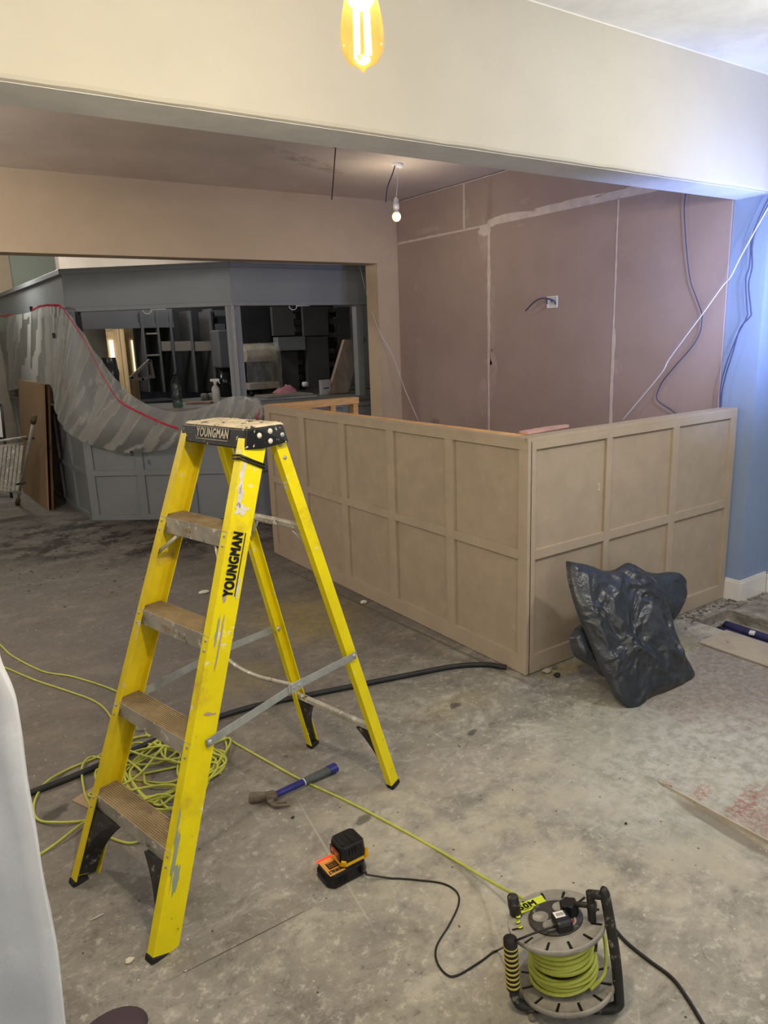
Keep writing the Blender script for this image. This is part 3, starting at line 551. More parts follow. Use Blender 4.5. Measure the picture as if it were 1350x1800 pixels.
# back-bar shelving
Y = 8.85
sh = thing('back_bar_shelving', 'tall dark grey open shelving along the wall behind the bar', 'shelving', (4.0, 9.1, 0))
a = onpl(256, 600, 1, Y)[0]
MB().box((a, 9.25, .9), (5.5, 9.3, 2.1)).build('back_board', M['greydd'], sh)
def part(n, m, *r): pxbox(*r).build(n, M[m], sh, bevel=.003)
for x0, x1 in ((254, 257.5), (281, 284), (304, 307), (339, 342), (374, 377)): part('divider', 'greyd', x0, 546, x1, 690, Y, .38)
for y in (585, 623): part('shelf', 'tan', 257, y, 281, y+3, Y+.02, .34)
for x0, x1 in ((284, 304), (307, 339), (342, 374)): part('shelf_front', 'tan', x0, 600, x1, 617, Y+.05, .03)
part('post', 'greyd', 377, 542, 379, 690, Y+.02, .3)
for k, y in enumerate((545, 558, 569, 583, 596, 611, 625, 637, 652, 666)):
    part('block', 'greyd', 378+(k % 2)*4, y, 396, y+10.5, Y+.04+.1*(k % 2), .2)
part('tall_panel', 'greyd', 479, 539, 517, 590, Y-.02, .05); part('tall_panel', 'greyd', 533, 539, 577, 590, Y-.06, .05); part('tall_panel', 'greyd', 594, 539, 634, 622, Y-.04, .05)
part('wide_panel', 'grey', 489, 592, 537, 616, Y-.14, .14); part('tall_panel', 'greyd', 489, 618, 525, 690, Y-.05, .05); part('tall_panel', 'greyd', 541, 592, 579, 690, Y-.12, .08)
for k, y in enumerate((540, 551, 562, 574, 620, 632, 645, 658, 670)): part('block', 'greyd' if k % 2 else 'greydd', 519, y, 533, y+9.5, Y-.02+.1*(k % 2), .15)
for k, y in enumerate((540, 548, 560, 572, 584, 600, 612, 622, 636, 652)): part('block', 'greyd' if k % 2 == 0 else 'greydd', 579, y, 594 if k % 3 else 588, y+9, Y-.04+.1*(k % 2), .15)
part('dark_tile_panel', 'greydd', 425, 539, 478, 690, Y+.12, .04)
bc = MB().box((2.75, 8.2, .9), (5.45, 8.84, .95)); bc.build('back_worktop', M['worktop'], label='dark dusty rear worktop running below the shelving', cat='worktop')
bb = thing('back_bar_cabinet', 'dark grey base cabinet below the rear worktop', 'cabinet', (4.1, 8.5, 0))
MB().box((2.78, 8.25, 0), (5.45, 8.82, .9)).build('carcass', M['greyd'], bb)
for i in range(5): MB().box((2.80+i*.53, 8.232, .08), (3.31+i*.53, 8.25, .87)).build('door', M['greyd'], bb, bevel=.003)
# wrapped coffee machine
cm = thing('coffee_machine', 'cream and chrome espresso machine wrapped in clear film on the rear worktop', 'machine', (4.05, 8.5, .95))
x0 = onpl(434, 640, 1, 8.28)[0]; x1 = onpl(488, 640, 1, 8.28)[0]; cream = mat('cream_enamel', (176, 160, 140), .4); chrome = mat('dark_chrome', (60, 60, 62), .2, .8)
bm_ = MB(); prof = [(-.02, 1.42), (.02, 1.50), (.10, 1.55), (.25, 1.57), (.42, 1.55), (.48, 1.48), (.48, 1.38), (0, 1.36)]
bm_.prism([(x0, 8.28+d, z) for d, z in prof], (x1-x0, 0, 0)).build('hood', cream, cm, bevel=.01)
MB().box((x0+.02, 8.45, 1.08), (x1-.02, 8.76, 1.37)).build('body', chrome, cm, bevel=.01)
MB().box((x0, 8.26, 1.03), (x1, 8.76, 1.11)).build('drip_tray', cream, cm, bevel=.01)
for x in (x0+.1, (x0+x1)/2, x1-.1): MB().lathe((x, 8.40, 1.28), [(.03, 0), (.035, .05), (.02, .08)], 12).build('group_head', chrome, cm)
for x in (x0+.04, x1-.06):
    for y in (8.3, 8.7): MB().lathe((x, y, .952), [(.018, 0), (.018, .08)], 8).build('foot', chrome, cm)
wp = MB(); rows = []
for j in range(25):
    z = 1.04+.54*j/24; row = []
    for i in range(40):
        k = i/39; x = x0-.03+(x1-x0+.06)*k; e = noise.noise(Vector((x*9, z*9, 2)))*.02
        row.append((x, 8.235+e+.08*max(0, (z-1.42)/.16)**2, z))
    rows.append(row)
wp.grid(rows).build('film_wrap', M['wrap'], cm)
MB().box((x0-.25, 8.5, 1.30), (x0-.06, 8.75, 1.75)).build('grinder', M['greyd'], label='grey upright grinder beside the wrapped coffee machine', cat='grinder', bevel=.02)
gr = [o for o in S.objects if o.name == 'grinder'][0]; MB().lathe((x0-.155, 8.62, .952), [(.09, 0), (.085, .35)], 16).build('stand', chrome, gr)

def zt(px, py): return onz(px, py, 1.04)
# things on the bar worktop
p = zt(313, 716)
bt = thing('water_bottle', 'large clear green plastic drink bottle standing on the bar worktop', 'bottle', p)
MB().lathe(p+[0, 0, .001], [(.03, 0), (.046, .006), (.047, .06), (.043, .07), (.047, .08), (.047, .14), (.043, .15), (.047, .16), (.046, .2), (.035, .24), (.016, .27), (.015, .285)], 20).build('body', M['bottle'], bt)
MB().lathe(p+[0, 0, .286], [(.018, 0), (.018, .022)], 14).build('cap', M['blk'], bt); 
p = zt(381, 708)
sb = thing('spray_bottle', 'small translucent white trigger spray bottle on the bar worktop', 'bottle', p)
MB().lathe(p+[0, 0, .001], [(.036, 0), (.038, .006), (.038, .13), (.03, .15), (.014, .165), (.013, .18)], 18).build('body', mat('milky_plastic', (186, 184, 180), .4), sb)
tg = MB(); r_ = np.array([math.cos(-.6), math.sin(-.6), 0]); q = p+np.array([0, 0, .18])
tg.lathe(q, [(.016, 0), (.016, .022)], 12); tg.obox(q+r_*.0+[0, 0, .035], (r_, np.cross([0, 0, 1], r_), (0, 0, 1)), (.085, .02, .024)); tg.obox(q+r_*.035+[0, 0, .018], (r_*.6-np.array([0, 0, .8]), np.cross([0, 0, 1], r_), r_*.8+np.array([0, 0, .6])), (.04, .012, .007))
tg.build('trigger', M['white'], sb)
p = zt(352, 709); MB().obox(p+[0, 0, .009], ((.8, -.6, 0), (.6, .8, 0), (0, 0, 1)), (.24, .16, .014)).build('wooden_tray', mat('reddish_wood', (146, 104, 88), .6), label='thin reddish wooden board lying beside the white spray bottle', cat='board', bevel=.003)
for i, (px, py, k) in enumerate(((370, 672, 0), (357, 672, 1))):
    q = onpl(px, py, 1, 8.3); q[2] = .952
    MB().lathe(q, [(.04, 0), (.045, .03), (.045, .07), (.03, .08)], 14).build('jar', mat('dull_glass_jar_%d' % k, (110, 108, 100), .3), label=('right-hand' if k == 0 else 'left-hand')+' one of two squat dull jars at the back of the bar', cat='jar')
# leaning board, white box, cloth, boards on the right
p0 = np.array(onz(576, 697, 1.045)); p1 = np.array(onz(610, 699, 1.045)); 
lb = thing('wrapped_board', 'tall brown board with pale edge leaning on the bar at the right of the opening', 'board', p0)
tl = onpl(624, 595, 1, p0[1]+.14); tr_ = onpl(638, 594, 1, p0[1]+.14)
Yb = 6.62; a = onpl(578, 697, 1, Yb); b = onpl(612, 698, 1, Yb); c = onpl(640, 594, 1, Yb+.1); d = onpl(606, 597, 1, Yb+.1)
a[2] = b[2] = 1.042; off = np.array([.045, .07, 0])
MB().prism([a, b, c, d], np.array([0, .05, .0])).build('face', M['wood'], lb)
MB().prism([b+[.002, 0, 0], b+[.045, .03, 0], c+[.045, .03, 0], c+[.002, 0, 0]], np.array([0, .045, 0])).build('pale_edge', mat('pale_edge', (140, 142, 136), .6), lb)
MB().grid([[a+(b-a)*u+(d-a)*v+np.array([0, -.008-.004*math.sin(u*17+v*31), 0]) for u in np.linspace(.02, .98, 14)] for v in np.linspace(.01, .99, 30)]).build('film_wrap', M['wrap'], lb)
p = onz(571, 693, 1.04); MB().box((p[0]-.07, p[1]-.06, 1.041), (p[0]+.04, p[1]-.01, 1.19)).build('white_box', mat('white_card', (150, 148, 146), .7), label='small white cardboard box standing beside the leaning brown board', cat='box', bevel=.002)
q = [o for o in S.objects if o.name == 'white_box'][0]; MB().box((p[0]-.045, p[1]-.0612, 1.10), (p[0]+.02, p[1]-.06, 1.112)).build('printed_stripe', M['ink'], q)
p = onz(503, 690, 1.075); cl = MB(); rows = []
for j in range(16):
    row = []
    for i in range(25):
        a_ = 2*math.pi*i/24; r = j/15; h = .055*(1-r**2)**.6 if r < 1 else 0; wv = 1+.3*noise.noise(Vector((math.cos(a_)*2, math.sin(a_)*2, 1)))
        row.append((p[0]+.13*r*math.cos(a_)*wv, p[1]+.09*r*math.sin(a_)*wv, 1.078+h*(1+.9*noise.noise(Vector((math.cos(a_)*r*3, math.sin(a_)*r*3, 3))))))
    rows.append(row)
cl.grid(rows).build('pink_cloth', M['cloth'], label='crumpled pink cloth lying on the flat boards on the bar', cat='cloth')
p = onz(495, 700, 1.04)
for i, (dx, dy, l_, s_, lab) in enumerate(((0, 0, .62, 'lower', 'lower of two flat grey boards stacked on the bar below the pink cloth'), (.04, .03, .5, 'upper', 'upper of two flat grey boards stacked on the bar, carrying the pink cloth'))):
    MB().obox((p[0]+dx, p[1]+dy, 1.0505+.0185*i), ((.985, -.17 + .1*i, 0), (.17-.1*i, .985, 0), (0, 0, 1)), (l_, .34, .017)).build('flat_board', M['tan'] if i else M['grey'], label=lab, cat='board', bevel=.002)
p = onz(527, 683, 1.04); MB().lathe((p[0]+.05, p[1], 1.085), [(.03, 0), (.032, .05), (.025, .06)], 14, (1, .1, 0)).build('paper_roll', M['white'], label='small white roll lying beside the pink cloth', cat='roll')
p = onz(235, 655, 1.3); bx = thing('cardboard_box', 'brown box on the floor of the bar beside the bright doorway', 'box', (2.62, 8.3, 0))
MB().box((2.35, 8.1, 0), (2.72, 8.5, .98)).build('body', mat('brown_box', (110, 80, 56), .8), bx)
MB().box((2.33, 8.08, .981), (2.74, 8.52, 1.0)).build('lid', M['greydd'], bx)
fr = MB(); a = onpl(229, 665, 1, 8.3); b = onpl(263, 633, 1, 8.3); c = onpl(263, 662, 1, 8.3)
def bar_(p, q, w_=.03, m=None): d = (q-p)/np.linalg.norm(q-p); fr.obox((p+q)/2, (d, (0, 1, 0), np.cross(d, [0, 1, 0])), (np.linalg.norm(q-p), .05, w_))
bar_(a, b); bar_(a+[.12, 0, -.02], b+[.0, 0, -.18]); bar_(a, a+np.array([.14, 0, -.02])); bar_(b, b+np.array([.02, 0, -.2])); fr.build('tilted_frame', M['tan'], label='pale tilted picture-like frame propped beside the doorway behind the bar', cat='frame')
a = onpl(192, 645, 1, 7.9); wr_ = MB(); rows = []
for j in range(14):
    row = []
    for i in range(21):
        q = 2*math.pi*i/20; r = .11*(1-.35*j/13)*(1+.25*noise.noise(Vector((math.cos(q)*2, math.sin(q)*2, j*.3)))); row.append((a[0]+r*math.cos(q), a[1]+r*math.sin(q), 1.07+.42*j/13))
    rows.append(row)
wr_.grid(rows).build('wrapped_till', mat('dark_wrap', (70, 70, 72), .15, spots=[((190, 190, 188), 14, .66, .7)]), label='dark appliance wrapped in shiny film in front of the bright doorway', cat='machine')

# plastic sheet
T = [(-2, 552), (30, 553), (62, 546), (80, 538), (104, 538), (128, 560), (150, 590), (180, 636), (215, 678), (246, 704), (290, 722), (330, 722), (370, 712), (400, 699), (430, 697), (461, 712)]
Bt = [(-2, 690), (30, 684), (60, 680), (88, 676), (93, 700), (97, 722), (104, 742), (118, 760), (150, 780), (190, 790), (235, 797), (290, 790), (335, 776), (375, 768), (420, 756), (460, 738)]
def surf(px, py, v):
    if px < 103: q = onpl(px, py, 0, 1.40-.03) if px < 70 else None
    else: q = None
    m = FM.at(px, py, .03+.11*math.sin(math.pi*min(1, v*.9+.05))+(.05 if px > 110 else 0))
    if q is not None: return q
    if px < 103:
        k = (px-70)/33; return onpl(px, py, 0, 1.37)*(1-k)+m*k
    return m
def lerp_list(Ls, n):
    P = smooth([(a, b, 0) for a, b in Ls], 10); return [P[int(i*(len(P)-1)/n)] for i in range(n+1)]
n = 300; TT = lerp_list(T, n); BB = lerp_list(Bt, n); rows = []
for j in range(60):
    v = j/59; row = []
    for i in range(n+1):
        u = i/n; px = TT[i][0]*(1-v)+BB[i][0]*v; py = TT[i][1]*(1-v)+BB[i][1]*v+(6*math.sin(v*math.pi) if u > .3 else 0)
        p = surf(px, py, v); fr_ = max(0, min(1, (u-.22)*8)); fo = (abs(noise.noise(Vector((u*15+v*.4, v*.9, 1))))-.2)*.16+noise.noise(Vector((u*36+v*.6, v*1.1, 4)))*.035+noise.noise(Vector((u*70, v*1.5, 2)))*.008
        p = p+(FM.n*fr_+np.array([-1, 0, 0])*(1-fr_))*(fo*(.08+.92*fr_))*(.4+.6*min(1, v*3)); row.append(p)
    rows.append(row)
MB().grid(rows).build('plastic_sheet', M['film'], label='translucent polythene dust sheet taped up and draped over the bar front', cat='plastic sheet')
ps = [o for o in S.objects if o.name == 'plastic_sheet'][0]
tp = [(-2, 553), (8, 556), (26, 552)]; tp2 = [(58, 546), (76, 538), (100, 537), (112, 541), (130, 566), (148, 593), (163, 622), (180, 655), (200, 688), (215, 707), (246, 724), (268, 734), (290, 744), (316, 753)]; tp3 = [(450, 742), (456, 728), (458, 718)]
def ribbon(L_, w_):
    P = smooth([surf(x, y, .5)+FM.n*.028 for x, y in L_], 5); mb = MB(); mb.grid([[p+np.array([0, 0, w_/2*(1+.3*math.sin(i*2))]), p+FM.n*.002, p-np.array([0, 0, w_/2])] for i, p in enumerate(P)]); return mb
for L_, w_ in ((tp, .022), (tp2, .020), (tp3, .03)): ribbon(L_, w_).build('red_tape', M['red'], ps, label='strip of red tape')
for px, py in ((98, 590), (58, 543), (234, 796)):
    p = surf(px, py, .5)+FM.n*.03; MB().obox(p, (FM.e, FM.n, (0, 0, 1)), (.03, .004, .045)).build('dark_tape_tab', M['blkd'], ps)
# bundled plastic at the right end of the sheet
rows = []; cpt = FM.at(436, 722, .07)
for j in range(20):
    th_ = math.pi*j/19; row = []
    for i in range(33):
        q = 2*math.pi*i/32; d = np.array([math.sin(th_)*math.cos(q), math.sin(th_)*math.sin(q), math.cos(th_)]); k = 1+.35*noise.noise(Vector(d*2.2))+.2*noise.noise(Vector(d*6))
        row.append(cpt+(FM.e*d[0]*.17+FM.n*d[1]*.06+np.array([0, 0, d[2]*.10]))*k)
    rows.append(row)
MB().grid(rows).build('gathered_end', M['film'], ps)

# leaning boards, folded ladder and frame on the far left
for i, (off, lab, m_, ztop) in enumerate(((0, 'front one of two brown fibreboard sheets leaning against the left side of the bar', 'ply', 1.27), (.045, 'rear one of two fibreboard sheets leaning against the bar, only its edge showing', 'plye', 1.25))):
    a = np.array([1.215+off, 7.91, 0]); b = np.array([1.19+off, 9.25, 0]); c = b+[.13, 0, ztop]; d = a+[.13, .02, ztop]
    MB().prism([a, b, c, d], (.018, 0, .0)).build('leaning_sheet', M[m_], label=lab, cat='board')
fo = thing('folded_ladder', 'folded aluminium step ladder leaning beside the brown boards at the far left', 'ladder', (1.0, 8.45, 0))
a = onz(31, 884, .02); b = np.array([1.135, 8.0, 0]); b = onpl(59, 738, 0, 1.13); 
MB().tube([a, b], .014, 10).build('rail', mat('bright_aluminium', (206, 204, 200), .3, .7), fo)
dd = (b-a)/np.linalg.norm(b-a); MB().tube([a-dd*.01, a+dd*.07], .026, 10).build('rubber_foot', mat('tan_rubber', (96, 82, 62), .8), fo); MB().tube([b-dd*.04, b+dd*.05], .026, 10).build('end_cap', mat('tan_cap', (92, 80, 60), .8), fo)
Yq = (a[1]+b[1])/2-.03
for k in range(7):
    x = -4+k*7.0; p = onpl(x, 782, 1, Yq); q = onpl(x-9, 862, 1, Yq); MB().obox((p+q)/2, ((p-q)/np.linalg.norm(p-q), (0, 1, 0), np.cross((p-q)/np.linalg.norm(p-q), [0, 1, 0])), (np.linalg.norm(p-q), .03, .026)).build('rung', M['alu'], fo)
for (x0_, y0_, x1_, y1_) in ((-20, 778, 46, 768), (-20, 786, 42, 780), (-20, 858, 38, 866), (-15, 850, 34, 860)):
    MB().tube([onpl(x0_, y0_, 1, Yq), onpl(x1_, y1_, 1, Yq)], .012, 8).build('side_rail', M['alu'], fo)
for px, py in ((52, 771), (37, 850)): MB().obox(onpl(px, py, 1, Yq), ((1, 0, 0), (0, 1, 0), (0, 0, 1)), (.09, .03, .018)).build('clamp', M['blkd'], fo)
pf = thing('picture_frame', 'dark picture frame with pale print leaning at the far left edge', 'frame', onz(-4, 850, 0))
Yp = 8.9; a = onpl(-22, 768, 1, Yp); b = onpl(8, 771, 1, Yp); c = onpl(2, 712, 1, Yp+.06); d = onpl(-28, 708, 1, Yp+.06)
MB().prism([a, b, c, d], (0, .02, 0)).build('print', M['white'], pf)
for p, q in ((a, b), (b, c), (c, d)): MB().tube([p-[0, .01, 0], q-[0, .01, 0]], .014, 6).build('moulding', M['greydd'], pf)
MB().tube([np.array([b[0]-.02, Yp+.02, 0]), b], .016, 6).build('leg', M['greydd'], pf)

# ------------------------------------------------------------------ yellow step ladder
lx, ly, th, wb, wtp, wrr, s_, c0, c1, h_, ht, D_ = .297, 1.929, .239, .471, .327, .457, .982, .509, .650, 1.363, .052, .081
cs, sn = math.cos(th), math.sin(th)
EA, ED, EZ = np.array([sn, -cs, 0]), np.array([cs, sn, 0]), np.array([0, 0, 1.])
def W(a, d, z): return np.array([lx, ly, 0])+EA*a+ED*d+EZ*z
lad = thing('step_ladder', 'yellow fibreglass step ladder with black top cap, paint-splashed, standing open on the floor', 'ladder', W(0, .45, 0))
def channel(p0, p1, side, dep, fl_, tk=.004, m='yellow', name='stile'):
    """C section from p0 to p1 (front outer corner), web outward, flanges inward"""
    ax = (p1-p0)/np.linalg.norm(p1-p0); inn = -EA*side; inn = inn-ax*np.dot(inn, ax); inn /= np.linalg.norm(inn)
    dp = ED-ax*np.dot(ED, ax); dp /= np.linalg.norm(dp)
    sec = [(0, 0), (0, dep), (fl_, dep), (fl_, dep-tk), (tk, dep-tk), (tk, tk), (fl_, tk), (fl_, 0)]
    mb = MB(); mb.prism([p0+inn*a+dp*b for a, b in sec], p1-p0); return mb.build(name, M[m], lad), inn, dp, ax
def fr(z, side): k = z/h_; return W(side*(wb+(wtp-.014-wb)*k)/2, c0*k, z)
def rr(z, side): k = z/(h_-.03); return W(side*(wrr+(wtp-.03-wrr)*k)/2, s_+(c1-.045-s_)*k, z)
top = h_-.02; SR = {}
for sd in (1, -1):
    st, inn, dp, ax = channel(fr(.006, sd), fr(top, sd), sd, .078, .030, m='yellow' if sd == 1 else 'yellowd'); SR[sd] = (st, inn, dp, ax)
    rl = channel(rr(.006, sd), rr(top-.01, sd), sd, .040, .026, .0035, name='rear_leg'); SR[sd, 'r'] = rl
    a = fr(.0, sd); MB().obox(fr(.009, sd)+dp*.038+inn*.014, (ax, inn, dp), (.018, .036, .084)).build('foot', M['rubber'], lad, bevel=.004)
    MB().obox(rr(.009, sd)+rl[2]*.02+rl[1]*.012, (rl[3], rl[1], rl[2]), (.018, .031, .045)).build('foot', M['rubber'], lad, bevel=.004)
# treads
TZ = [.2726*k for k in (1, 2, 3, 4)]
for z in TZ:
    L0, R0_ = fr(z, -1), fr(z, 1); k = c0/h_
    il, ir = SR[-1][1], SR[1][1]; L0 = L0+il*.003; R0_ = R0_+ir*.003
    tr_ = thing_part = MB(); tr_.hexa([L0+ED*.0-EZ*.003, R0_-EZ*.003, R0_+ED*.080-EZ*.003, L0+ED*.080-EZ*.003, L0, R0_, R0_+ED*.080, L0+ED*.080])
    to = tr_.build('tread', M['tread'], lad)
    fp = MB(); fdn = -EZ-ED*k*.0
    fp.hexa([L0+fdn*.050-ED*.0, R0_+fdn*.050, R0_+fdn*.050+ED*.003, L0+fdn*.050+ED*.003, L0-EZ*.0005-ED*.001, R0_-EZ*.0005-ED*.001, R0_+ED*.003-EZ*.0005, L0+ED*.003-EZ*.0005]).build('front_lip', M['alu'], to)
    rb = MB(); U = (R0_-L0)/np.linalg.norm(R0_-L0); Lw = np.linalg.norm(R0_-L0)
    for q in range(11): rb.obox((L0+R0_)/2+ED*(.006+.0068*q)+EZ*.001, (U, ED, EZ), (Lw-.006, .0032, .0022))
    rb.build('grip_ridges', M['tread'], to, kind='stuff')
    rb2 = MB().hexa([L0+ED*.077-EZ*.03, R0_+ED*.077-EZ*.03, R0_+ED*.080-EZ*.03, L0+ED*.080-EZ*.03, L0+ED*.077-EZ*.003, R0_+ED*.077-EZ*.003, R0_+ED*.080-EZ*.003, L0+ED*.080-EZ*.003]); rb2.build('rear_lip', M['alu'], to)
    if z > .8 or z < .3:
        pass
    if z > 1:                               # diagonal struts of the top tread
        for sd, E_, i_ in ((-1, L0, 1), (1, R0_, -1)): MB().tube([E_+U*i_*.075-EZ*.05+ED*.01, fr(z-.12, sd)+SR[sd][1]*.006+ED*.01], .006, 6).build('strut', M['alu'], lad)
    for sd in (-1, 1):                      # rivets on the front flange and outside web
        for dz in (-.012, -.038): MB().lathe(fr(z+dz, sd)+SR[sd][1]*.014, [(.0045, 0), (.004, .002), (.001, .003)], 8, tuple(-SR[sd][2])).build('rivet', M['steel'], SR[sd][0])
    if abs(z-.8178) < .01 or z > 1:
        c_ = (L0+R0_)/2-EZ*.028-ED*.0016+U*(-.03); sg = MB().obox(c_, (U, ED, EZ), (.05, .0008, .024)).build('warning_label', mat('label_grey', (176, 160, 136), .6), to)
        text('label_print', 'i (!) x', c_-U*.02-EZ*.007-ED*.0006, U, EZ, .04, .014, M['ink'], to, bold=.0)
# knee braces and gussets
def gusset(sd, z0, wd, m='blkd', rear=False, dz=.18):
    f = rr if rear else fr; i_ = SR[sd][1]; n_ = 10
    e0 = SR[sd][2] if not rear else SR[sd, 'r'][2]
    outer = [f(.03+(z0-.03)*k/n_, sd)+i_*.005 for k in range(n_+1)]
    inner = []
    for k in range(n_+1):
        kk = k/n_; inner.append(f(.03+(z0-.03)*kk, sd)+i_*(.018+wd*kk**2.2))
    V = []
    for dpt in ((.006, .07) if not rear else (.006, .034)):
        V.append([o+e0*dpt for o in outer]); V.append([o+e0*dpt for o in inner])
    mb = MB(); N_ = n_+1; verts = V[0]+V[1]+V[2]+V[3]
    F = []
    for k in range(n_): F += [(k, k+1, N_+k+1, N_+k), (2*N_+k, 3*N_+k, 3*N_+k+1, 2*N_+k+1), (N_+k, N_+k+1, 3*N_+k+1, 3*N_+k), (k, 2*N_+k, 2*N_+k+1, k+1)]
    F += [(0, N_, 3*N_, 2*N_), (n_, 2*N_+n_, 3*N_+n_, N_+n_)]
    mb.add(verts, F); mb.build('corner_gusset', M[m], lad)
for sd in (-1, 1): gusset(sd, .232, .115)
# rear rails and their gussets
def rail(z, r=.011, mt='alu'):
    a = rr(z, -1)+SR[-1][1]*.004+ED*-.004; b = rr(z, 1)+SR[1][1]*.004+ED*-.004
    MB().obox((a+b)/2+ED*.022, ((b-a)/np.linalg.norm(b-a), ED, EZ), (np.linalg.norm(b-a), .020, .024)).build('rear_rail', M[mt], lad, bevel=.006)
rail(.262); rail(1.035)
for sd in (-1, 1):
    gusset(sd, .245, .075, rear=True)
    a = rr(1.02, sd)+SR[sd][1]*.075+ED*.018; b = rr(.94, sd)+SR[sd][1]*.006+ED*.018; MB().tube([a, b], .006, 6).build('strut', M['alu'], lad)
# spreaders
mids = {}
for sd in (1, -1):
    ou = -SR[sd][1]*.006 if sd == 1 else SR[sd][1]*.006
    a = fr(.548, sd)+SR[sd][2]*.055+ou; b = rr(.565, sd)+SR[sd, 'r'][2]*.02+ou; mdl = (a+b)/2+ED*.03+EZ*.018; mids[sd] = mdl
    b_ = MB(); UP = np.cross((b-a)/np.linalg.norm(b-a), EA); UP /= np.linalg.norm(UP)
    for p, q, o_ in ((a, mdl+ED*.02, 0), (mdl-ED*.02, b, .004)):
        d = (q-p)/np.linalg.norm(q-p); u_ = np.cross(EA, d); b_ = MB(); b_.obox((p+q)/2+EA*o_*sd, (d, EA, u_), (np.linalg.norm(q-p)+.02, .003, .026)); b_.build('spreader_bar', M['steel'], lad, bevel=.001)
    MB().obox(mdl+EA*sd*.006, ((b-a)/np.linalg.norm(b-a), EA, UP), (.045, .004, .032)).build('spreader_hinge', M['steel'], lad, bevel=.002)
    for p in (a, b, mdl+ED*.012, mdl-ED*.012): MB().lathe(p+EA*.002, [(.010, 0), (.010, .003), (.005, .007), (.001, .008)], 12, tuple(EA)).build('rivet', M['steel'], lad)
pa, pb = mids[-1], mids[1]; MB().tube(smooth([pa, (pa+pb)/2+EZ*-.010-ED*.02, pb], 8), .007, 8).build('cross_link', M['alu'], lad)
# top cap
tw, bw = wtp/2, wtp/2+.006
TP = [W(-tw+.012, c0-.004, h_), W(-tw, c0+.03, h_), W(-tw, c1-.02, h_), W(-tw+.02, c1, h_), W(tw-.02, c1, h_), W(tw, c1-.02, h_), W(tw, c0+.03, h_), W(tw-.004, c0-.004, h_)]
BP = [W(-bw+.008, c0-.016, h_-ht), W(-bw, c0+.03, h_-ht), W(-bw, c1-.01, h_-ht), W(-bw+.02, c1+.012, h_-ht), W(bw-.02, c1+.012, h_-ht), W(bw+.004, c1-.005, h_-ht), W(bw, c0+.04, h_-ht-.010), W(bw-.006, c0-.016, h_-ht-.004)]
mb = MB(); mb.add(BP+TP, [(0, 1, 2, 3, 4, 5, 6, 7)]+[(i, i+8, (i+1) % 8+8, (i+1) % 8) for i in range(8)]+[(15, 14, 13, 12, 11, 10, 9, 8)])
cap = mb.build('top_cap', M['capside'], lad, label='black plastic top cap spattered with paint', bevel=.004)
rows = []
for j in range(26):
    row = []
    for i in range(50):
        u = -tw+.008+(2*tw-.016)*i/49; v = c0+.004+(c1-c0-.008)*j/25
        hh = .002+.0035*abs(noise.noise(Vector((u*60, v*60, 0))))+.003*((i//3) % 3 == 0 or (j//5) % 2 == 0)
        if i in (0, 49) or j in (0, 25): hh = -.002
        row.append(W(u, v, h_+hh))
    rows.append(row)
MB().grid(rows).build('gritty_top', M['captop'], cap, label='top surface caked in dried cream paint')
f0, f1, b0, b1 = TP[0], TP[7], BP[0], BP[7]
e1 = (f1-f0)/np.linalg.norm(f1-f0); e2 = (f0-b0)/np.linalg.norm(f0-b0); nn = np.cross(e1, e2)
text('cap_lettering', 'YOUNGMAN', b0+e1*.085+e2*.022+nn*.0012, e1, e2, .155, .026, mat('dusty_lettering', (176, 168, 150), .7), cap, bold=.04)
MB().obox(b0+e1*.163+e2*.015+nn*.0012, (e1, e2, nn), (.155, .0025, .001)).build('lettering_underline', mat('dusty_line', (150, 142, 126), .7), cap)
ex = (TP[5]-TP[6])/np.linalg.norm(TP[5]-TP[6])
for (v, z) in ((.035, -.022), (.075, -.014), (.072, -.042), (.118, -.030)):
    MB().lathe(W(tw+.001+.004*abs(z)/.05, c0+v, h_+z), [(.0085, 0), (.008, .002), (.004, .004), (.001, .0045)], 14, tuple(EA)).build('rivet', M['steel'] if v > .1 else M['chalk'], cap)
for sd in (1,):
    rl = SR[sd, 'r']
    for z in (h_-.065, h_-.105): MB().lathe(rr(z, sd)+rl[2]*.018-rl[1]*.0, [(.007, 0), (.006, .002), (.001, .003)], 12, tuple(-rl[1])).build('rivet', M['steel'], rl[0])
# black cable tie under the cap on the right stile
st, inn, dp, ax = SR[1]; q = fr(h_-.083, 1); nb = -inn
for k, dz in enumerate((0, .009)):
    L_ = [q+nb*.003-dp*.003+EZ*(dz+.004), q+nb*.003+dp*.04+EZ*(dz-.001), q+nb*.003+dp*.082+EZ*(dz+.001*k-.006)]; L2 = [q+inn*.033-dp*.003+EZ*(dz+.004)]+L_
    MB().tube(L2, .0035, 6).build('cable_tie', M['blk'], lad)
# lettering on the right stile, reading upwards
base = fr(.925, 1)+nb*.0008; text('stile_lettering', 'YOUNGMAN', base+dp*.050, ax, -dp, .180, .032, M['ink'], SR[1][0], bold=.055)
MB().obox(base+dp*.059+ax*.092, (ax, dp, nb), (.180, .003, .0008)).build('lettering_underline', M['ink'], SR[1][0])
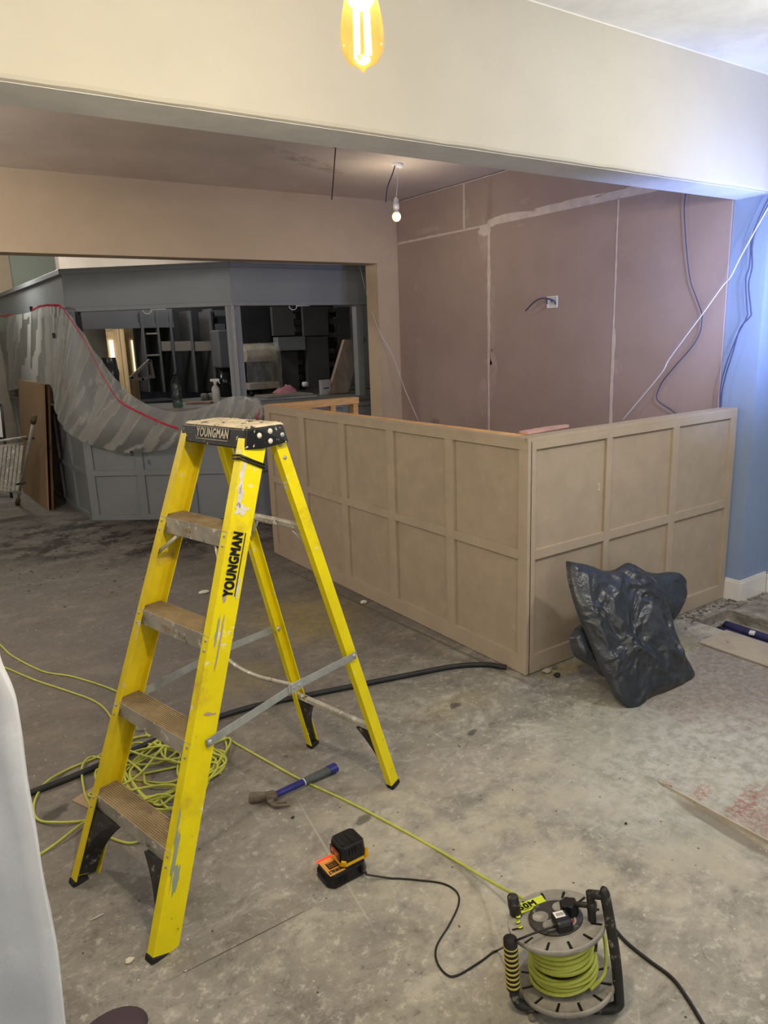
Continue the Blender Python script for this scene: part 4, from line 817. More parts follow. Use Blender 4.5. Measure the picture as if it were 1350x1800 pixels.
# paint splashes on the right stile
def splash(z, d, w_, l_, seed, m):
    c = fr(z, 1)+nb*.0006+dp*d; ring = []
    for k in range(28):
        q = 2*math.pi*k/28; r = 1+.9*noise.noise(Vector((math.cos(q)*2, math.sin(q)*2, seed))); ring.append(c+ax*(l_*r*math.sin(q))+dp*min(.075-d, max(-d+.001, w_*r*math.cos(q))))
    MB().prism(ring, nb*.0006).build('paint_splash', M[m], SR[1][0])
splash(1.235, .012, .008, .045, 1, 'chalk'); splash(1.155, .030, .022, .016, 2, 'chalk'); splash(1.19, .018, .010, .03, 3, 'chalk'); splash(.80, .036, .003, .075, 5, 'smear'); splash(.27, .012, .006, .07, 7, 'greypaint'); splash(.205, .028, .010, .035, 8, 'greypaint'); splash(.34, .004, .003, .05, 9, 'greypaint'); splash(.83, .02, .004, .04, 12, 'greypaint'); splash(.93, .025, .006, .02, 13, 'smear'); splash(.95, .065, .005, .03, 14, 'chalk'); splash(.62, .045, .02, .004, 16, 'smear')

# ------------------------------------------------------------------ cables on the floor
def fl_(L_, r, dz=0): return [onz(x, y, r+dz) for x, y in L_]
rn = random.Random(11)
cd = MB(); r = .0046
A_ = [(-30, 1108), (0, 1133), (22, 1153), (75, 1180), (130, 1190), (202, 1214), (238, 1240), (258, 1290)]
pile = [onz(x, y, r+.002) for x, y in ((262, 1292), (230, 1300), (205, 1330), (212, 1380), (250, 1400), (300, 1392), (330, 1370), (375, 1352), (398, 1322), (392, 1296), (372, 1300), (350, 1345), (300, 1375), (240, 1372), (198, 1372))]
cen = onz(290, 1365)[:2]
for k in range(62):
    q = k*.93+rn.uniform(-.3, .3); rad = .10+.10*rn.random(); c = cen+np.array([rn.uniform(-.07, .07), rn.uniform(-.09, .09)])
    pile.append(np.array([c[0]+rad*1.15*math.cos(q), c[1]+rad*1.25*math.sin(q), r+.003+.032*abs(math.sin(k*1.3))*rn.random()]))
out = [(392, 1296), (420, 1310), (470, 1338), (530, 1371), (610, 1408), (700, 1455), (780, 1500), (860, 1548), (925, 1583)]
pts = fl_(A_, r)+pile+fl_(out, r); pts[-1] = onz(925, 1583, .12); pts[-2] = onz(862, 1549, .04)
cd.tube(smooth(pts, 7), r, 7)
B_ = [(-30, 1160), (8, 1173), (60, 1195), (120, 1215), (165, 1232), (190, 1253), (205, 1290), (180, 1325), (120, 1352), (80, 1380), (60, 1412), (66, 1440), (100, 1449), (150, 1442), (195, 1425), (230, 1400), (205, 1350), (165, 1330), (145, 1350), (148, 1390), (160, 1430), (130, 1462), (70, 1502), (10, 1530)]
cd.tube(smooth([p+np.array([0, 0, .008 if i > 7 and i % 3 == 0 else 0]) for i, p in enumerate(fl_(B_, r))], 7), r, 7)
G_ = [(185, 1470), (225, 1482), (245, 1475), (225, 1455), (210, 1430), (240, 1400), (300, 1420), (350, 1400), (372, 1360), (380, 1330)]
cd.tube(smooth(fl_(G_, r), 7), r, 7)
cd.build('extension_cable', M['cable'], label='lime green flex tangled in a heap behind the ladder and running to the reel', cat='cable')
hp = [(20, 1405), (52, 1394), (130, 1364), (220, 1325), (300, 1290), (400, 1255), (470, 1236), (560, 1218), (650, 1200), (730, 1184), (800, 1171), (850, 1168), (890, 1173)]
P = smooth(fl_(hp, .013), 30); hz = MB(); hz.tube(P, [.0115+.0018*(i % 2) for i in range(len(P))], 10)
hz.build('corrugated_conduit', M['conduit'], label='black corrugated conduit running across the floor and under the panelled counter', cat='conduit')
ch_c = [(650, 1533), (690, 1544), (735, 1547), (778, 1553), (803, 1568), (806, 1590), (790, 1625), (768, 1662), (768, 1690), (785, 1713), (805, 1714), (845, 1690), (872, 1672)]
P = fl_(ch_c, .003); P[0] = np.array([.978, 1.617, .022])
P += [onz(880, 1668, .05), onz(888, 1663, .12), onz(900, 1656, .19), onz(920, 1648, .222), onz(945, 1638, .228), onz(975, 1629, .226)]
MB().tube([np.array([q[0], q[1], max(.003, q[2])]) for q in smooth(P, 7)], .0028, 6).build('charger_flex', M['cabledark'], label='thin black flex running from the battery charger to the cable reel', cat='cable')
bk = [(1086, 1640), (1105, 1660), (1140, 1688), (1180, 1718), (1208, 1755), (1240, 1808), (1265, 1850)]
P = fl_(bk, .005)
MB().tube(smooth([onz(1066, 1612, .005)]+P, 7), .005, 7).build('supply_lead', M['cabledark'], label='black mains lead running from the cable reel to the bottom right', cat='cable')

# ------------------------------------------------------------------ hammer
ha = onz(478, 1400, .02); hb = onz(590, 1350, .016); d = hb-ha; d[2] = 0; Lh = np.linalg.norm(d); d /= Lh; s2 = np.array([-d[1], d[0], 0])
hm = thing('claw_hammer', 'blue handled claw hammer with caked head lying on the concrete', 'hammer', (ha[0], ha[1], 0))
def hseg(name, m, a0, a1, r0, r1, n_=8, flat=.75):
    mb = MB(); rows = []
    for i in range(n_+1):
        k = i/n_; rad = r0+(r1-r0)*k; c = ha+d*(a0+(a1-a0)*k)*Lh; c[2] = .020
        rows.append([c+s2*rad*math.cos(q)+EZ*rad*flat*math.sin(q) for q in np.linspace(0, 2*math.pi, 13)[:-1]])
    mb.grid(rows, True); mb.add(rows[0], [tuple(range(12))]); mb.add(rows[-1], [tuple(range(12))]); mb.build(name, M[m], hm)
hseg('handle', 'hblue', .0, .48, .0145, .015); hseg('collar', 'whitecab', .475, .49, .017, .017); hseg('grip', 'hgrip', .49, .9, .017, .019); hseg('grip_end', 'hblue', .88, 1.0, .021, .022)
hd = MB(); pk = [(-.045, .058), (-.035, .035), (-.016, .006), (.0, -.012), (.03, -.035), (.06, -.045)]
# head lies across the handle: striking face to one side, claws to the other
F0 = onz(440, 1403, .016); G0 = onz(507, 1412, .012); mdp = onz(478, 1412, .018)
hd.tube(smooth([F0, F0*.6+ha*.4+EZ*.002, ha+EZ*.004, mdp*.5+ha*.5], 5), [.020]*6+[.016]*4+[.019]*6, 10)
hd.build('head', M['hsteel'], hm, label='hammer head caked in mortar')
for o_ in (-.008, .008):
    mb = MB(); P = smooth([ha+s2*-.003, mdp+s2*o_-EZ*.002, G0+s2*o_*1.5], 6); mb.tube(P, list(np.linspace(.011, .004, len(P))), 8); mb.build('claw', M['hsteel'], hm)
MB().obox(ha-d*.004+EZ*.0, (d, s2, EZ), (.04, .03, .030)).build('eye', M['hsteel'], hm, bevel=.006)

# ------------------------------------------------------------------ charger and battery
cx0, cy0 = .866, 1.640; CL, CW, CH = .142, .100, .044
chg = thing('battery_charger', 'black battery charger with orange label and glowing red light', 'charger', (cx0+CL/2, cy0+CW/2, 0))
def rbox(a, b, ch_, name, m, par, top_in=0, bevel=.006):
    x0, y0, z0 = a; x1, y1, z1 = b; k = ch_; t = top_in
    P = [(x0+k, y0), (x1-k, y0), (x1, y0+k), (x1, y1-k), (x1-k, y1), (x0+k, y1), (x0, y1-k), (x0, y0+k)]; cxm, cym = (x0+x1)/2, (y0+y1)/2
    Q = [(cxm+(x-cxm)*(1-t/(x1-x0)*2), cym+(y-cym)*(1-t/(y1-y0)*2)) for x, y in P]
    mb = MB(); mb.add([(x, y, z0) for x, y in P]+[(x, y, z1) for x, y in Q], [tuple(range(8))[::-1], tuple(range(8, 16))]+[(i, (i+1) % 8, (i+1) % 8+8, i+8) for i in range(8)])
    return mb.build(name, m, par, bevel=bevel)
body = rbox((cx0, cy0, .001), (cx0+CL, cy0+CW, CH), .018, 'body', M['blk'], chg, .005)
MB().obox((cx0+.036, cy0+.05, CH+.0006), ((1, 0, 0), (0, 1, 0), (0, 0, 1)), (.054, .080, .0012)).build('label', M['orange'], chg)
MB().obox((cx0+.040, cy0+.049, CH+.0016), ((1, 0, 0), (0, 1, 0), (0, 0, 1)), (.038, .028, .0008)).build('label_block', M['ink'], chg)
text('maker_lettering', 'DEWALT', (cx0+.060, cy0+.029, CH+.0014), (-1, 0, 0), (0, -1, 0), .048, .013, M['ink'], chg, bold=.06)
for k in range(3): text('label_print', ('CHARGER', '20V MAX', 'CHARGE')[k], (cx0+.056, cy0+.0605-.0085*k, CH+.0022), (-1, 0, 0), (0, -1, 0), .032, .0045, M['orange'], chg)
MB().obox((cx0+.030, cy0+CW-.014, CH+.001), ((1, 0, 0), (0, 1, 0), (0, 0, 1)), (.048, .006, .004)).build('indicator', M['led'], chg, label='glowing red charge light', bevel=.001)
for k in range(6): MB().obox((cx0+.022+.0075*k, cy0-.0002, .022), ((1, 0, 0), (0, 1, 0), (0, 0, 1)), (.003, .003, .024)).build('vent_rib', M['blk'], chg)
for k in range(5): MB().obox((cx0+.004, cy0+.030+.011*k, .030), ((1, 0, 0), (0, 1, 0), (0, 0, 1)), (.008, .004, .018)).build('vent_rib', M['blk'], chg)
MB().lathe((cx0+.11, cy0-.001, .026), [(.009, 0), (.006, .012), (.004, .022)], 12, (0.2, -1, 0)).build('cable_boot', M['blk'], chg)
rbox((cx0+.062, cy0+.006, CH), (cx0+CL-.004, cy0+CW-.006, CH+.010), .012, 'dock', M['blk'], chg, .003, .003)
lamp('charge_led_light', 'POINT', (cx0+.03, cy0+CW-.014, CH+.025), .008, (1, .1, .05), .005)
bx0, by0, bz = cx0+.050, cy0+.006, CH+.006
bat = thing('battery_pack', 'black and yellow power tool battery slotted onto the charger', 'battery', (bx0+.04, by0+.04, bz))
rbox((bx0, by0, bz+.012), (bx0+.092, by0+.088, bz+.062), .012, 'case', M['blk'], bat, .005, .005)
rbox((bx0+.002, by0+.002, bz), (bx0+.091, by0+.087, bz+.0118), .012, 'base_trim', M['yel'], bat, 0, .002)
MB().prism([(bx0-.001, by0+.014, bz+.004), (bx0-.001, by0+.004, bz+.024), (bx0+.012, by0-.002, bz+.022), (bx0+.016, by0-.001, bz+.002)], (.006, .008, 0)).build('corner_clip', M['yel'], bat)
MB().prism([(bx0+.083, by0-.001, bz+.002), (bx0+.081, by0-.001, bz+.016), (bx0+.0925, by0-.001, bz+.030), (bx0+.0925, by0-.001, bz+.002)], (0, .012, 0)).build('corner_clip', M['yel'], bat)
MB().obox((bx0-.0006, by0+.042, bz+.034), ((0, 1, 0), (1, 0, -.1), (0, 0, 1)), (.056, .001, .030)).build('label', mat('led_tinted_label', (70, 30, 26), .4), bat)  # label reddened in its colour to carry the charge light's glow
text('label_print', 'XR 18V', (bx0-.0014, by0+.064, bz+.030), (0, -1, 0), (.1, 0, 1), .040, .016, M['orange'], bat)
MB().prism([(bx0-.0012, by0+.072, bz+.014), (bx0-.0012, by0+.016, bz+.014), (bx0-.0012, by0+.040, bz+.026)], (-.0006, 0, 0)).build('orange_flash', M['orange'], bat)
for k in range(3): MB().obox((bx0+.030+.010*k, by0+.0015, bz+.044), ((1, 0, 0), (0, 1, 0), (0, 0, 1)), (.004, .004, .020)).build('side_rib', M['blk'], bat)
for k in range(3): MB().obox((bx0+.018+.018*k, by0+.04+.006*(k % 2), bz+.063), ((1, 0, 0), (0, 1, 0), (0, 0, 1)), (.012, .04, .003)).build('top_rib', M['blk'], bat, bevel=.001)

# ------------------------------------------------------------------ cable reel
TIP = np.array([-.004, .032, .150]); up = TIP/np.linalg.norm(TIP); b0_ = np.array([1.161, .994, .05])
ro = thing('cable_reel', 'grey and black extension cable reel wound with lime flex, lying flange up', 'cable reel', (1.17, 1.0, 0))
Ra = Vector(up).orthogonal().normalized(); ra = np.array(Ra); ra = np.array([1, 0, 0])-up*up[0]; ra /= np.linalg.norm(ra); rbv = np.cross(up, ra)
def RP(r, q, z): return b0_+ra*r*math.cos(q)+rbv*r*math.sin(q)+up*z
def flange(z, name):
    mb = MB(); ns = 120; R_ = [.027, .050, .080, .085, .110, .115, .118, .118, .115, .027]; Z_ = [0, .003, .003, .0, .0, .004, .002, -.008, -.010, -.010]
    rows = [[RP(R_[i], 2*math.pi*k/ns, z+Z_[i]) for k in range(ns)] for i in range(10)]
    V = [p for r_ in rows for p in r_]; F = []
    for i in range(9):
        for k in range(ns):
            slot = (k % 10) in (0,) and (i in (3,))
            if slot: continue
            F.append((i*ns+k, i*ns+(k+1) % ns, (i+1)*ns+(k+1) % ns, (i+1)*ns+k))
    mb.add(V, F, True); o = mb.build(name, M['reel'], ro); return o
fb = flange(0, 'lower_flange'); ftp = flange(.153, 'upper_flange')
for zf, par in ((0, fb), (.153, ftp)):
    for k in range(12):
        q = 2*math.pi*(k+.08)/12; c = RP(.0975, q, zf+.0006); dr = ra*math.cos(q)+rbv*math.sin(q); tg_ = np.cross(up, dr)
        MB().obox(c, (dr, tg_, up), (.027, .005, .0016)).build('slot', M['ink'], par)
hub = MB(); hub.lathe(RP(0, 0, -.008), [(.042, 0), (.042, .155), (.030, .164)], 28, tuple(up)); hub.build('drum', M['reeld'], ro)
MB().lathe(RP(0, 0, .156), [(.066, 0), (.066, .004), (.061, .006), (.02, .006)], 40, tuple(up)).build('socket_plate', M['reeld'], ro)
for q in (2.4, 3.6, 4.9, .4): MB().lathe(RP(.036, q, .1615), [(.020, 0), (.020, .003), (.017, .004), (.015, .001)], 20, tuple(up)).build('socket', M['reel'], ro)
# the wound flex
wc = MB(); pts = []
rn = random.Random(5)
for lay, (rad, z0, z1, turns) in enumerate(((.064, .012, .142, 14), (.073, .016, .138, 12), (.083, .015, .126, 8))):
    N_ = turns*28
    for k in range(N_):
        kk = k/N_; z = (z0+(z1-z0)*(kk if lay % 2 == 0 else 1-kk)); q = 2*math.pi*turns*kk
        pts.append(RP(rad+.003*math.sin(q*.37+lay)-.012*(kk if lay == 2 else 0)*(lay == 2), q, z+(.009 if lay == 2 else .004)*math.sin(q*.5+lay*2)))
wc.tube(pts, .0046, 7); q0 = -.6
lp = [RP(.086, q0-.9, .130), RP(.094, q0-.1, .128), RP(.112, q0+.25, .105), RP(.114, q0+.15, .06), RP(.098, q0-.4, .028), RP(.084, q0-1.0, .018)]
wc.tube(smooth(lp, 8), .0046, 7)
wc.build('wound_flex', M['cable'], ro, label='coils of lime flex on the drum')
def on_top(name, m, c, ax1, sz, bevel=.0): u_ = np.array(ax1, float); u_ -= up*np.dot(u_, up); u_ /= np.linalg.norm(u_); v_ = np.cross(up, u_); return MB().obox(c, (u_, v_, up), sz).build(name, m, ro, bevel=bevel), u_, v_
def TPx(px, py, z=.1575):                    # point on the plane of the top flange
    return onpn(px, py, b0_+up*z, up)
p0_, p1_, p2_, p3_ = TPx(912, 1590), TPx(952, 1574), TPx(962, 1588), TPx(917, 1606)
MB().prism([p0_, p1_, p2_, p3_], up*.001).build('length_sticker', M['lime'], ro)
u_ = p2_-p3_; Lu = np.linalg.norm(u_); v_ = p0_-p3_
u_ /= Lu; vv = np.cross(up, u_)
text('length_lettering', '50M', p3_+u_*.004+vv*.010+up*.001, u_, vv, .045, .020, M['ink'], ro, bold=.06)
text('sticker_print', 'HEAVY DUTY', p3_+u_*.010+vv*.003+up*.001, u_, vv, .045, .005, M['ink'], ro)
for i, (px, py) in enumerate(((911, 1611), (910, 1620), (914, 1629))):
    c = TPx(px, py, .1580); MB().lathe(c, [(.0062, 0), (.0062, .001)], 20, tuple(up)).build('round_sticker', M['lime'], ro); text('sticker_print', ('13A', 'IP', '240')[i], c-u_*.004-vv*.002+up*.0012, u_, vv, .008, .004, M['ink'], ro)
c = TPx(1009, 1622); on_top('red_mark', mat('red_print', (170, 50, 60), .6), c+up*.001+up*.004, (1, 0, 0), (.014, .010, .001))
# crank knob, plug
c = TPx(906, 1606); MB().lathe(c, [(.013, 0), (.015, .02), (.014, .045), (.012, .048)], 16, tuple(up)).build('winding_knob', M['blkd'], ro)
kt = smooth([TPx(1008, 1590, .165), TPx(1012, 1590, .19), TPx(1020, 1590, .20), TPx(1042, 1592, .198)], 5); MB().tube(kt, .007, 10).build('crank', M['blkd'], ro)
MB().tube([TPx(1034, 1592, .198), TPx(1047, 1594, .198)], .013, 12).build('crank_end', M['blkd'], ro)
pl = thing('mains_plug', 'black mains plug with a white barcode label pushed into the reel', 'plug', RP(.0, 0, .16))
c = TPx(988, 1620, .176); uu = np.array([.80, -.6, 0]); MB().obox(c, (np.array([math.cos(-.35), math.sin(-.35), 0]), np.array([math.sin(.35), math.cos(.35), 0]), up), (.042, .045, .028)).build('body', M['blk'], pl, bevel=.008)
wl = MB().obox(c+up*.0145+np.array([-.0, .006, 0]), (np.array([math.cos(-.35), math.sin(-.35), 0]), np.array([math.sin(.35), math.cos(.35), 0]), up), (.026, .018, .0012)).build('label', M['white'], pl)
ex_, ey_ = np.array([math.cos(-.35), math.sin(-.35), 0]), np.array([math.sin(.35), math.cos(.35), 0]); bcm = MB()
for k in range(9): bcm.obox(c+up*.0154+ey_*.005+ex_*(-.009+.0022*k), (ex_, ey_, up), (.0006+.0006*(k % 3 == 0), .009, .0006))
bcm.build('barcode', M['ink'], pl)
c2 = TPx(1002, 1604, .166); kn = MB(); ns = 28
kn.prism([c2+(ra*math.cos(2*math.pi*k/ns)+rbv*math.sin(2*math.pi*k/ns))*(.021+.0022*math.cos(2*math.pi*k/ns*6)) for k in range(ns)], up*.028); kn.build('lobed_adaptor', M['blk'], pl, bevel=.003)
# frame
fr_ = MB(); tp_ = [np.array([1.023, 1.045, .20]), np.array([1.030, 1.040, .07]), np.array([1.034, 1.036, .035]), np.array([1.050, 1.018, .016]), np.array([1.13, .958, .014]), np.array([1.195, .905, .014]), np.array([1.222, .886, .022]), np.array([1.228, .888, .05]), np.array([1.228, .905, .16]), np.array([1.225, .935, .29]), np.array([1.224, .945, .305])]
fr_.tube(smooth(tp_, 6), .0125, 12).build('tube_frame', M['blkd'], ro, label='scuffed black tubular frame')
MB().tube(smooth([np.array([1.205, .965, .297]), np.array([1.208, .960, .24]), np.array([1.225, .965, .12]), np.array([1.24, 1.0, .02]), np.array([1.26, 1.06, .014])], 6), .010, 10).build('rear_tube', M['blkd'], ro)
MB().tube([np.array([1.224, .94, .295]), np.array([1.205, .963, .292])], .011, 10).build('tube_bridge', M['blkd'], ro)
MB().tube(smooth([np.array([1.26, 1.06, .013]), np.array([1.25, 1.075, .013]), np.array([1.23, 1.09, .013])], 5), .010, 10).build('rear_foot', M['blkd'], ro)
MB().obox((1.163, .985, .022), (ra, rbv, up), (.05, .10, .030)).build('axle_block', M['blkd'], ro)
ga, gb = np.array([1.0225, 1.0455, .205]), np.array([1.0295, 1.0405, .065]); MB().tube([ga, gb], .0165, 16).build('grip', M['rubber'], ro); gd = (gb-ga)
for k in range(9): MB().tube([ga+gd*(.12+.098*k), ga+gd*(.158+.098*k)], .0176, 18).build('grip_ring', mat('grip_yellow_%d' % k, (200, 186, 96), .6) if k == 0 else GR, ro) if k else globals().update(GR=mat('grip_yellow', (196, 182, 92), .6))
MB().lathe(ga+gd*.13, [(.0176, 0), (.0176, -.003)], 18, (0, 0, 1)).build('grip_ring', GR, ro)

# ------------------------------------------------------------------ black bin bag
pn = np.array([0, -1, -.62]); pn = np.array([0, -1., .62]); pn /= np.linalg.norm(pn); PA = np.array([2.6, 1.80, 0])
def lens(mb, poly, cx, cy, back, T_, seed, amp=.024, n_=260, m_=64, ns_=1.0):
    """a stuffed sack lobe whose outline is poly, on the plane leaning against the counter, set back by back"""
    pts_ = smooth([(x, y, 0) for x, y in poly+[poly[0]]], 8)[:-1]; ang = [math.atan2(p[1]-cy, p[0]-cx) for p in pts_]; rad = [math.hypot(p[0]-cx, p[1]-cy) for p in pts_]
    o_ = sorted(zip(ang, rad)); an = [a for a, _ in o_]; ra_ = [b for _, b in o_]
    rr_ = [np.interp(q, [an[-1]-2*math.pi]+an+[an[0]+2*math.pi], [ra_[-1]]+ra_+[ra_[0]]) for q in np.linspace(-math.pi, math.pi, n_+1)[:-1]]
    for side in (1, -1):
        rows = []
        for j in range(m_+1):
            rho = j/m_; row = []
            for i, R_ in enumerate(rr_):
                q = -math.pi+2*math.pi*i/n_; px = cx+R_*rho*math.cos(q); py = cy+R_*rho*math.sin(q)
                p = onpn(px, py, PA-pn*back, pn); f_ = (1-rho**2.6)**.55
                v = Vector(p)*1.0
                wv_ = Vector((noise.noise(v*5), noise.noise(v*5+Vector((9, 0, 0))), noise.noise(v*5+Vector((0, 9, 0)))))*.10; v2 = v+wv_; cr_ = ((1-2.2*abs(noise.noise(v2*5+Vector((seed, 0, 0)))))*1.0+(1-2.4*abs(noise.noise(v2*12+Vector((0, seed, 0)))))*.36+(1-2.4*abs(noise.noise(v2*24)))*.17+(1-2.4*abs(noise.noise(v2*48)))*.06)*amp-.5*amp
                th_ = (T_ if side == 1 else T_*.5)*f_
                p = p+pn*side*(th_+cr_*min(1, (1-rho)*7)*(1 if side == 1 else .3))
                p[2] = max(.003, p[2]); p[1] = min(2.268, p[1]); row.append(p)
            rows.append(row)
        mb.grid(rows, True)
bg = MB()
main = [(994, 986), (1030, 993), (1058, 1003), (1080, 1001), (1103, 989), (1115, 1000), (1142, 1014), (1168, 1050), (1178, 1085), (1188, 1118), (1200, 1150), (1217, 1178), (1217, 1193), (1185, 1213), (1142, 1226), (1128, 1240), (1113, 1250), (1086, 1230), (1066, 1195), (1048, 1160), (1030, 1115), (1012, 1070), (998, 1020)]
lens(bg, main, 1105, 1110, .0, .065, 3.1)
lens(bg, [(1105, 990), (1118, 1000), (1145, 1008), (1172, 1006), (1190, 1010), (1200, 1030), (1196, 1062), (1180, 1094), (1160, 1085), (1130, 1060), (1110, 1020)], 1155, 1045, .06, .075, 9.7, .016, 90, 20)
lens(bg, [(1000, 1120), (1016, 1100), (1050, 1090), (1075, 1130), (1082, 1185), (1062, 1190), (1040, 1172), (1010, 1152)], 1040, 1140, .05, .05, 5.5, .02, 80, 18)
bg.build('bin_bag', M['bag'], label='crumpled black plastic rubbish bag leaning against the short end of the panelled counter', cat='bag')

# ------------------------------------------------------------------ dust sheet at the left edge
ed = [(-6, 1150), (4, 1178), (28, 1232), (38, 1300), (50, 1390), (66, 1480), (80, 1565), (95, 1650), (104, 1720), (113, 1800), (122, 1900), (132, 2040)]
dep = 1.15; fwd = RM[2]; rows = []
EE = [(p[0], p[1]) for p in smooth([(a, b, 0) for a, b in ed], 6)]
right = np.array([math.cos(math.radians(YAW)), -math.sin(math.radians(YAW)), 0]); back_ = np.array([math.sin(math.radians(YAW)), math.cos(math.radians(YAW)), 0])
for k, (px, py) in enumerate(EE):
    rr0 = ray(px, py); p = O3+rr0*dep; row = []
    for i in range(44):
        q = i/43
        if q < .3: a = (q/.3); o_ = back_*.10*(1-a)-right*.13*(1-a)**1.5
        else: a = (q-.3)/.7; o_ = -right*(.75*a)-back_*.10*a
        f_ = .012*noise.noise(Vector((q*7, k*.03, 0)))+.006*noise.noise(Vector((q*20, k*.1, 3)))
        w_ = p+o_-back_*f_*1.2
        row.append(w_)
    rows.append(row)
# gather the top over the hidden thing and drop the hem to the floor
top_row = [p+np.array([0, 0, .004])-right*.06 for p in rows[0]]; top2 = [p-right*.35 for p in rows[0]]
last = [np.array([p[0], p[1], .004]) for p in rows[-1]]
rows = [top2, top_row]+[r_ for r_ in rows if r_[0][2] > .02]+[last]
for r_ in rows:
    for p in r_: p[2] = max(.004, p[2])
MB().grid(rows).build('dust_sheet', M['sheet'], label='pale grey fabric dust sheet hanging at the left foreground edge', cat='dust sheet')
p = onz(205, 1792); mb = MB(); rows = []
for j in range(12):
    t_ = math.pi/2*j/11; rows.append([np.array([p[0], p[1], 0])+np.array([math.cos(q)*.085*math.cos(t_), math.sin(q)*.06*math.cos(t_), .035*math.sin(t_)+.001])+np.array([-.02, -.035, 0]) for q in np.linspace(0, 2*math.pi, 25)[:-1]])
mb.grid(rows, True).build('dark_cloth', mat('dark_purple_cloth', (72, 58, 66), .8), label='rounded dark purple cloth edge on the floor at the bottom border', cat='cloth')

# ------------------------------------------------------------------ bulbs and hanging wires
bu = thing('filament_bulb', 'large amber teardrop filament bulb glowing in front of the beam', 'light bulb', BULB)
b_ = np.array(BULB)
prof = [(.002, -.050), (.004, -.046), (.010, -.043), (.022, -.036), (.030, -.022), (.0320, -.008), (.0315, .008), (.028, .028), (.023, .048), (.018, .066), (.0145, .082), (.0135, .092)]
tip = b_+np.array([0, 0, 0]); MB().lathe(tip, prof, 32).build('glass', M['amber'], bu)
for k in range(4):
    q = 2*math.pi*k/4+.5; dx, dy = math.cos(q), math.sin(q); MB().tube([b_+np.array([dx*.0125, dy*.0125, -.030]), b_+np.array([dx*.0105, dy*.0105, .040])], .0022, 6).build('filament', M['fil'], bu)
MB().lathe(b_, [(.003, .03), (.004, .06), (.008, .09)], 10).build('stem', M['amber'], bu)
MB().lathe(b_+[0, 0, .090], [(.0135, 0), (.0135, .03), (.019, .032), (.019, .075), (.008, .085)], 20).build('lamp_holder', mat('brass_holder', (150, 120, 60), .35, .8), bu)
MB().tube([b_+[0, 0, .17], np.array([b_[0], b_[1], ZF])], .003, 6).build('flex', M['cabledark'], bu)
pd = thing('pendant_lamp', 'small lit globe bulb hanging on white flex from the rear ceiling', 'light', (3.148, 4.375, 2.40))
c = np.array([3.148, 4.375, 2.405]); 
MB().lathe(c, [(.004, -.030), (.016, -.026), (.026, -.014), (.030, 0), (.027, .014), (.021, .022)], 24).build('globe', M['glow'], pd)
MB().lathe(c, [(.021, .0225), (.019, .036), (.013, .040)], 20).build('bulb_base', M['white'], pd)
MB().lathe(c, [(.014, .041), (.014, .047), (.020, .048), (.022, .085), (.017, .088), (.018, .112), (.010, .122), (.006, .124)], 20).build('lamp_holder', M['white'], pd)
rs_ = onpl(697, 289, 1, 4.375); ax_ = (.35, -.2, 1)
MB().tube(smooth([c+[0, 0, .124], c+[.012, 0, .19], rs_+np.array([.012, 0, -.02])], 6), .0032, 6).build('flex', M['whitecab'], pd)
MB().lathe(rs_, [(.044, .016), (.046, .010), (.046, -.004), (.036, -.014), (.010, -.017)], 28, ax_).build('ceiling_rose', M['white'], pd)
MB().lathe(rs_, [(.034, .017), (.010, .0175)], 24, ax_).build('rose_back', M['greyd'], pd)
MB().tube(smooth([np.array([rs_[0]+.0, rs_[1], ZC]), rs_+np.array([.004, 0, .03]), onpl(690, 305, 1, 4.36), onpl(681, 330, 1, 4.36), onpl(678, 356, 1, 4.36)], 6), .0045, 7).build('grey_ceiling_cable', M['bluecab'], label='cut grey cable dangling beside the pendant lamp', cat='cable')
y0_ = onz(590, 259, ZC)[1]
MB().tube(smooth([onz(590, 259, ZC), onpl(588, 285, 1, y0_), onpl(586, 315, 1, y0_), onpl(583, 351, 1, y0_)], 6), .0038, 7).build('loose_ceiling_cable', M['conduit'], label='single cut cable dangling from a hole in the rear ceiling, left of the pendant', cat='cable')
MB().lathe(onz(590, 259, ZC), [(.02, -.0004), (.014, -.001)], 16).build('cable_hole', M['greydd'], label='small dark cable hole in the rear ceiling', cat='hole')

# cables and back box on the boarded wall
def wallcable(L_, r, m, name, lab, x=3.965, xs_=None):
    P = [onpl(a, b, 0, (x if xs_ is None else xs_[i])) for i, (a, b) in enumerate(L_)]
    MB().tube(smooth(P, 7), r, 7).build(name, M[m], label=lab, cat='cable')
wallcable([(1207, 330), (1203, 360), (1203, 378), (1206, 430), (1213, 490), (1222, 518), (1233, 548), (1234, 562), (1230, 585), (1216, 610), (1183, 648), (1164, 672), (1155, 692), (1155, 702), (1163, 710), (1184, 724), (1200, 740)], .0032, 'bluecab', 'wall_cable', 'dark cable hanging in an S-curve down the pink boarded wall')
wallcable([(1380, 318), (1352, 362), (1322, 415), (1300, 455), (1284, 487), (1270, 503), (1240, 545), (1205, 592), (1176, 632), (1168, 648), (1158, 662), (1130, 696), (1092, 741)], .0032, 'whitecab', 'slung_white_cable', 'white cable slung diagonally from the beam down to the counter top', xs_=[3.86, 3.87, 3.88, 3.90, 3.92, 3.93, 3.93, 3.93, 3.93, 3.92, 3.92, 3.92, 3.92])
wallcable([(1380, 300), (1349, 352), (1323, 412), (1319, 450), (1317, 470), (1311, 492), (1313, 540), (1313, 557), (1296, 590), (1277, 640), (1267, 680), (1265, 722)], .0038, 'bluecab', 'service_cable', 'left-hand one of two dark cables hanging side by side at the blue wall corner', 3.94)
wallcable([(1380, 308), (1350, 360), (1324, 420), (1322, 470), (1316, 500), (1320, 545), (1319, 556), (1301, 578), (1288, 620), (1277, 655), (1269, 690), (1267, 722)], .0038, 'bluecab', 'service_cable', 'right-hand one of two dark cables hanging side by side at the blue wall corner', 3.955)
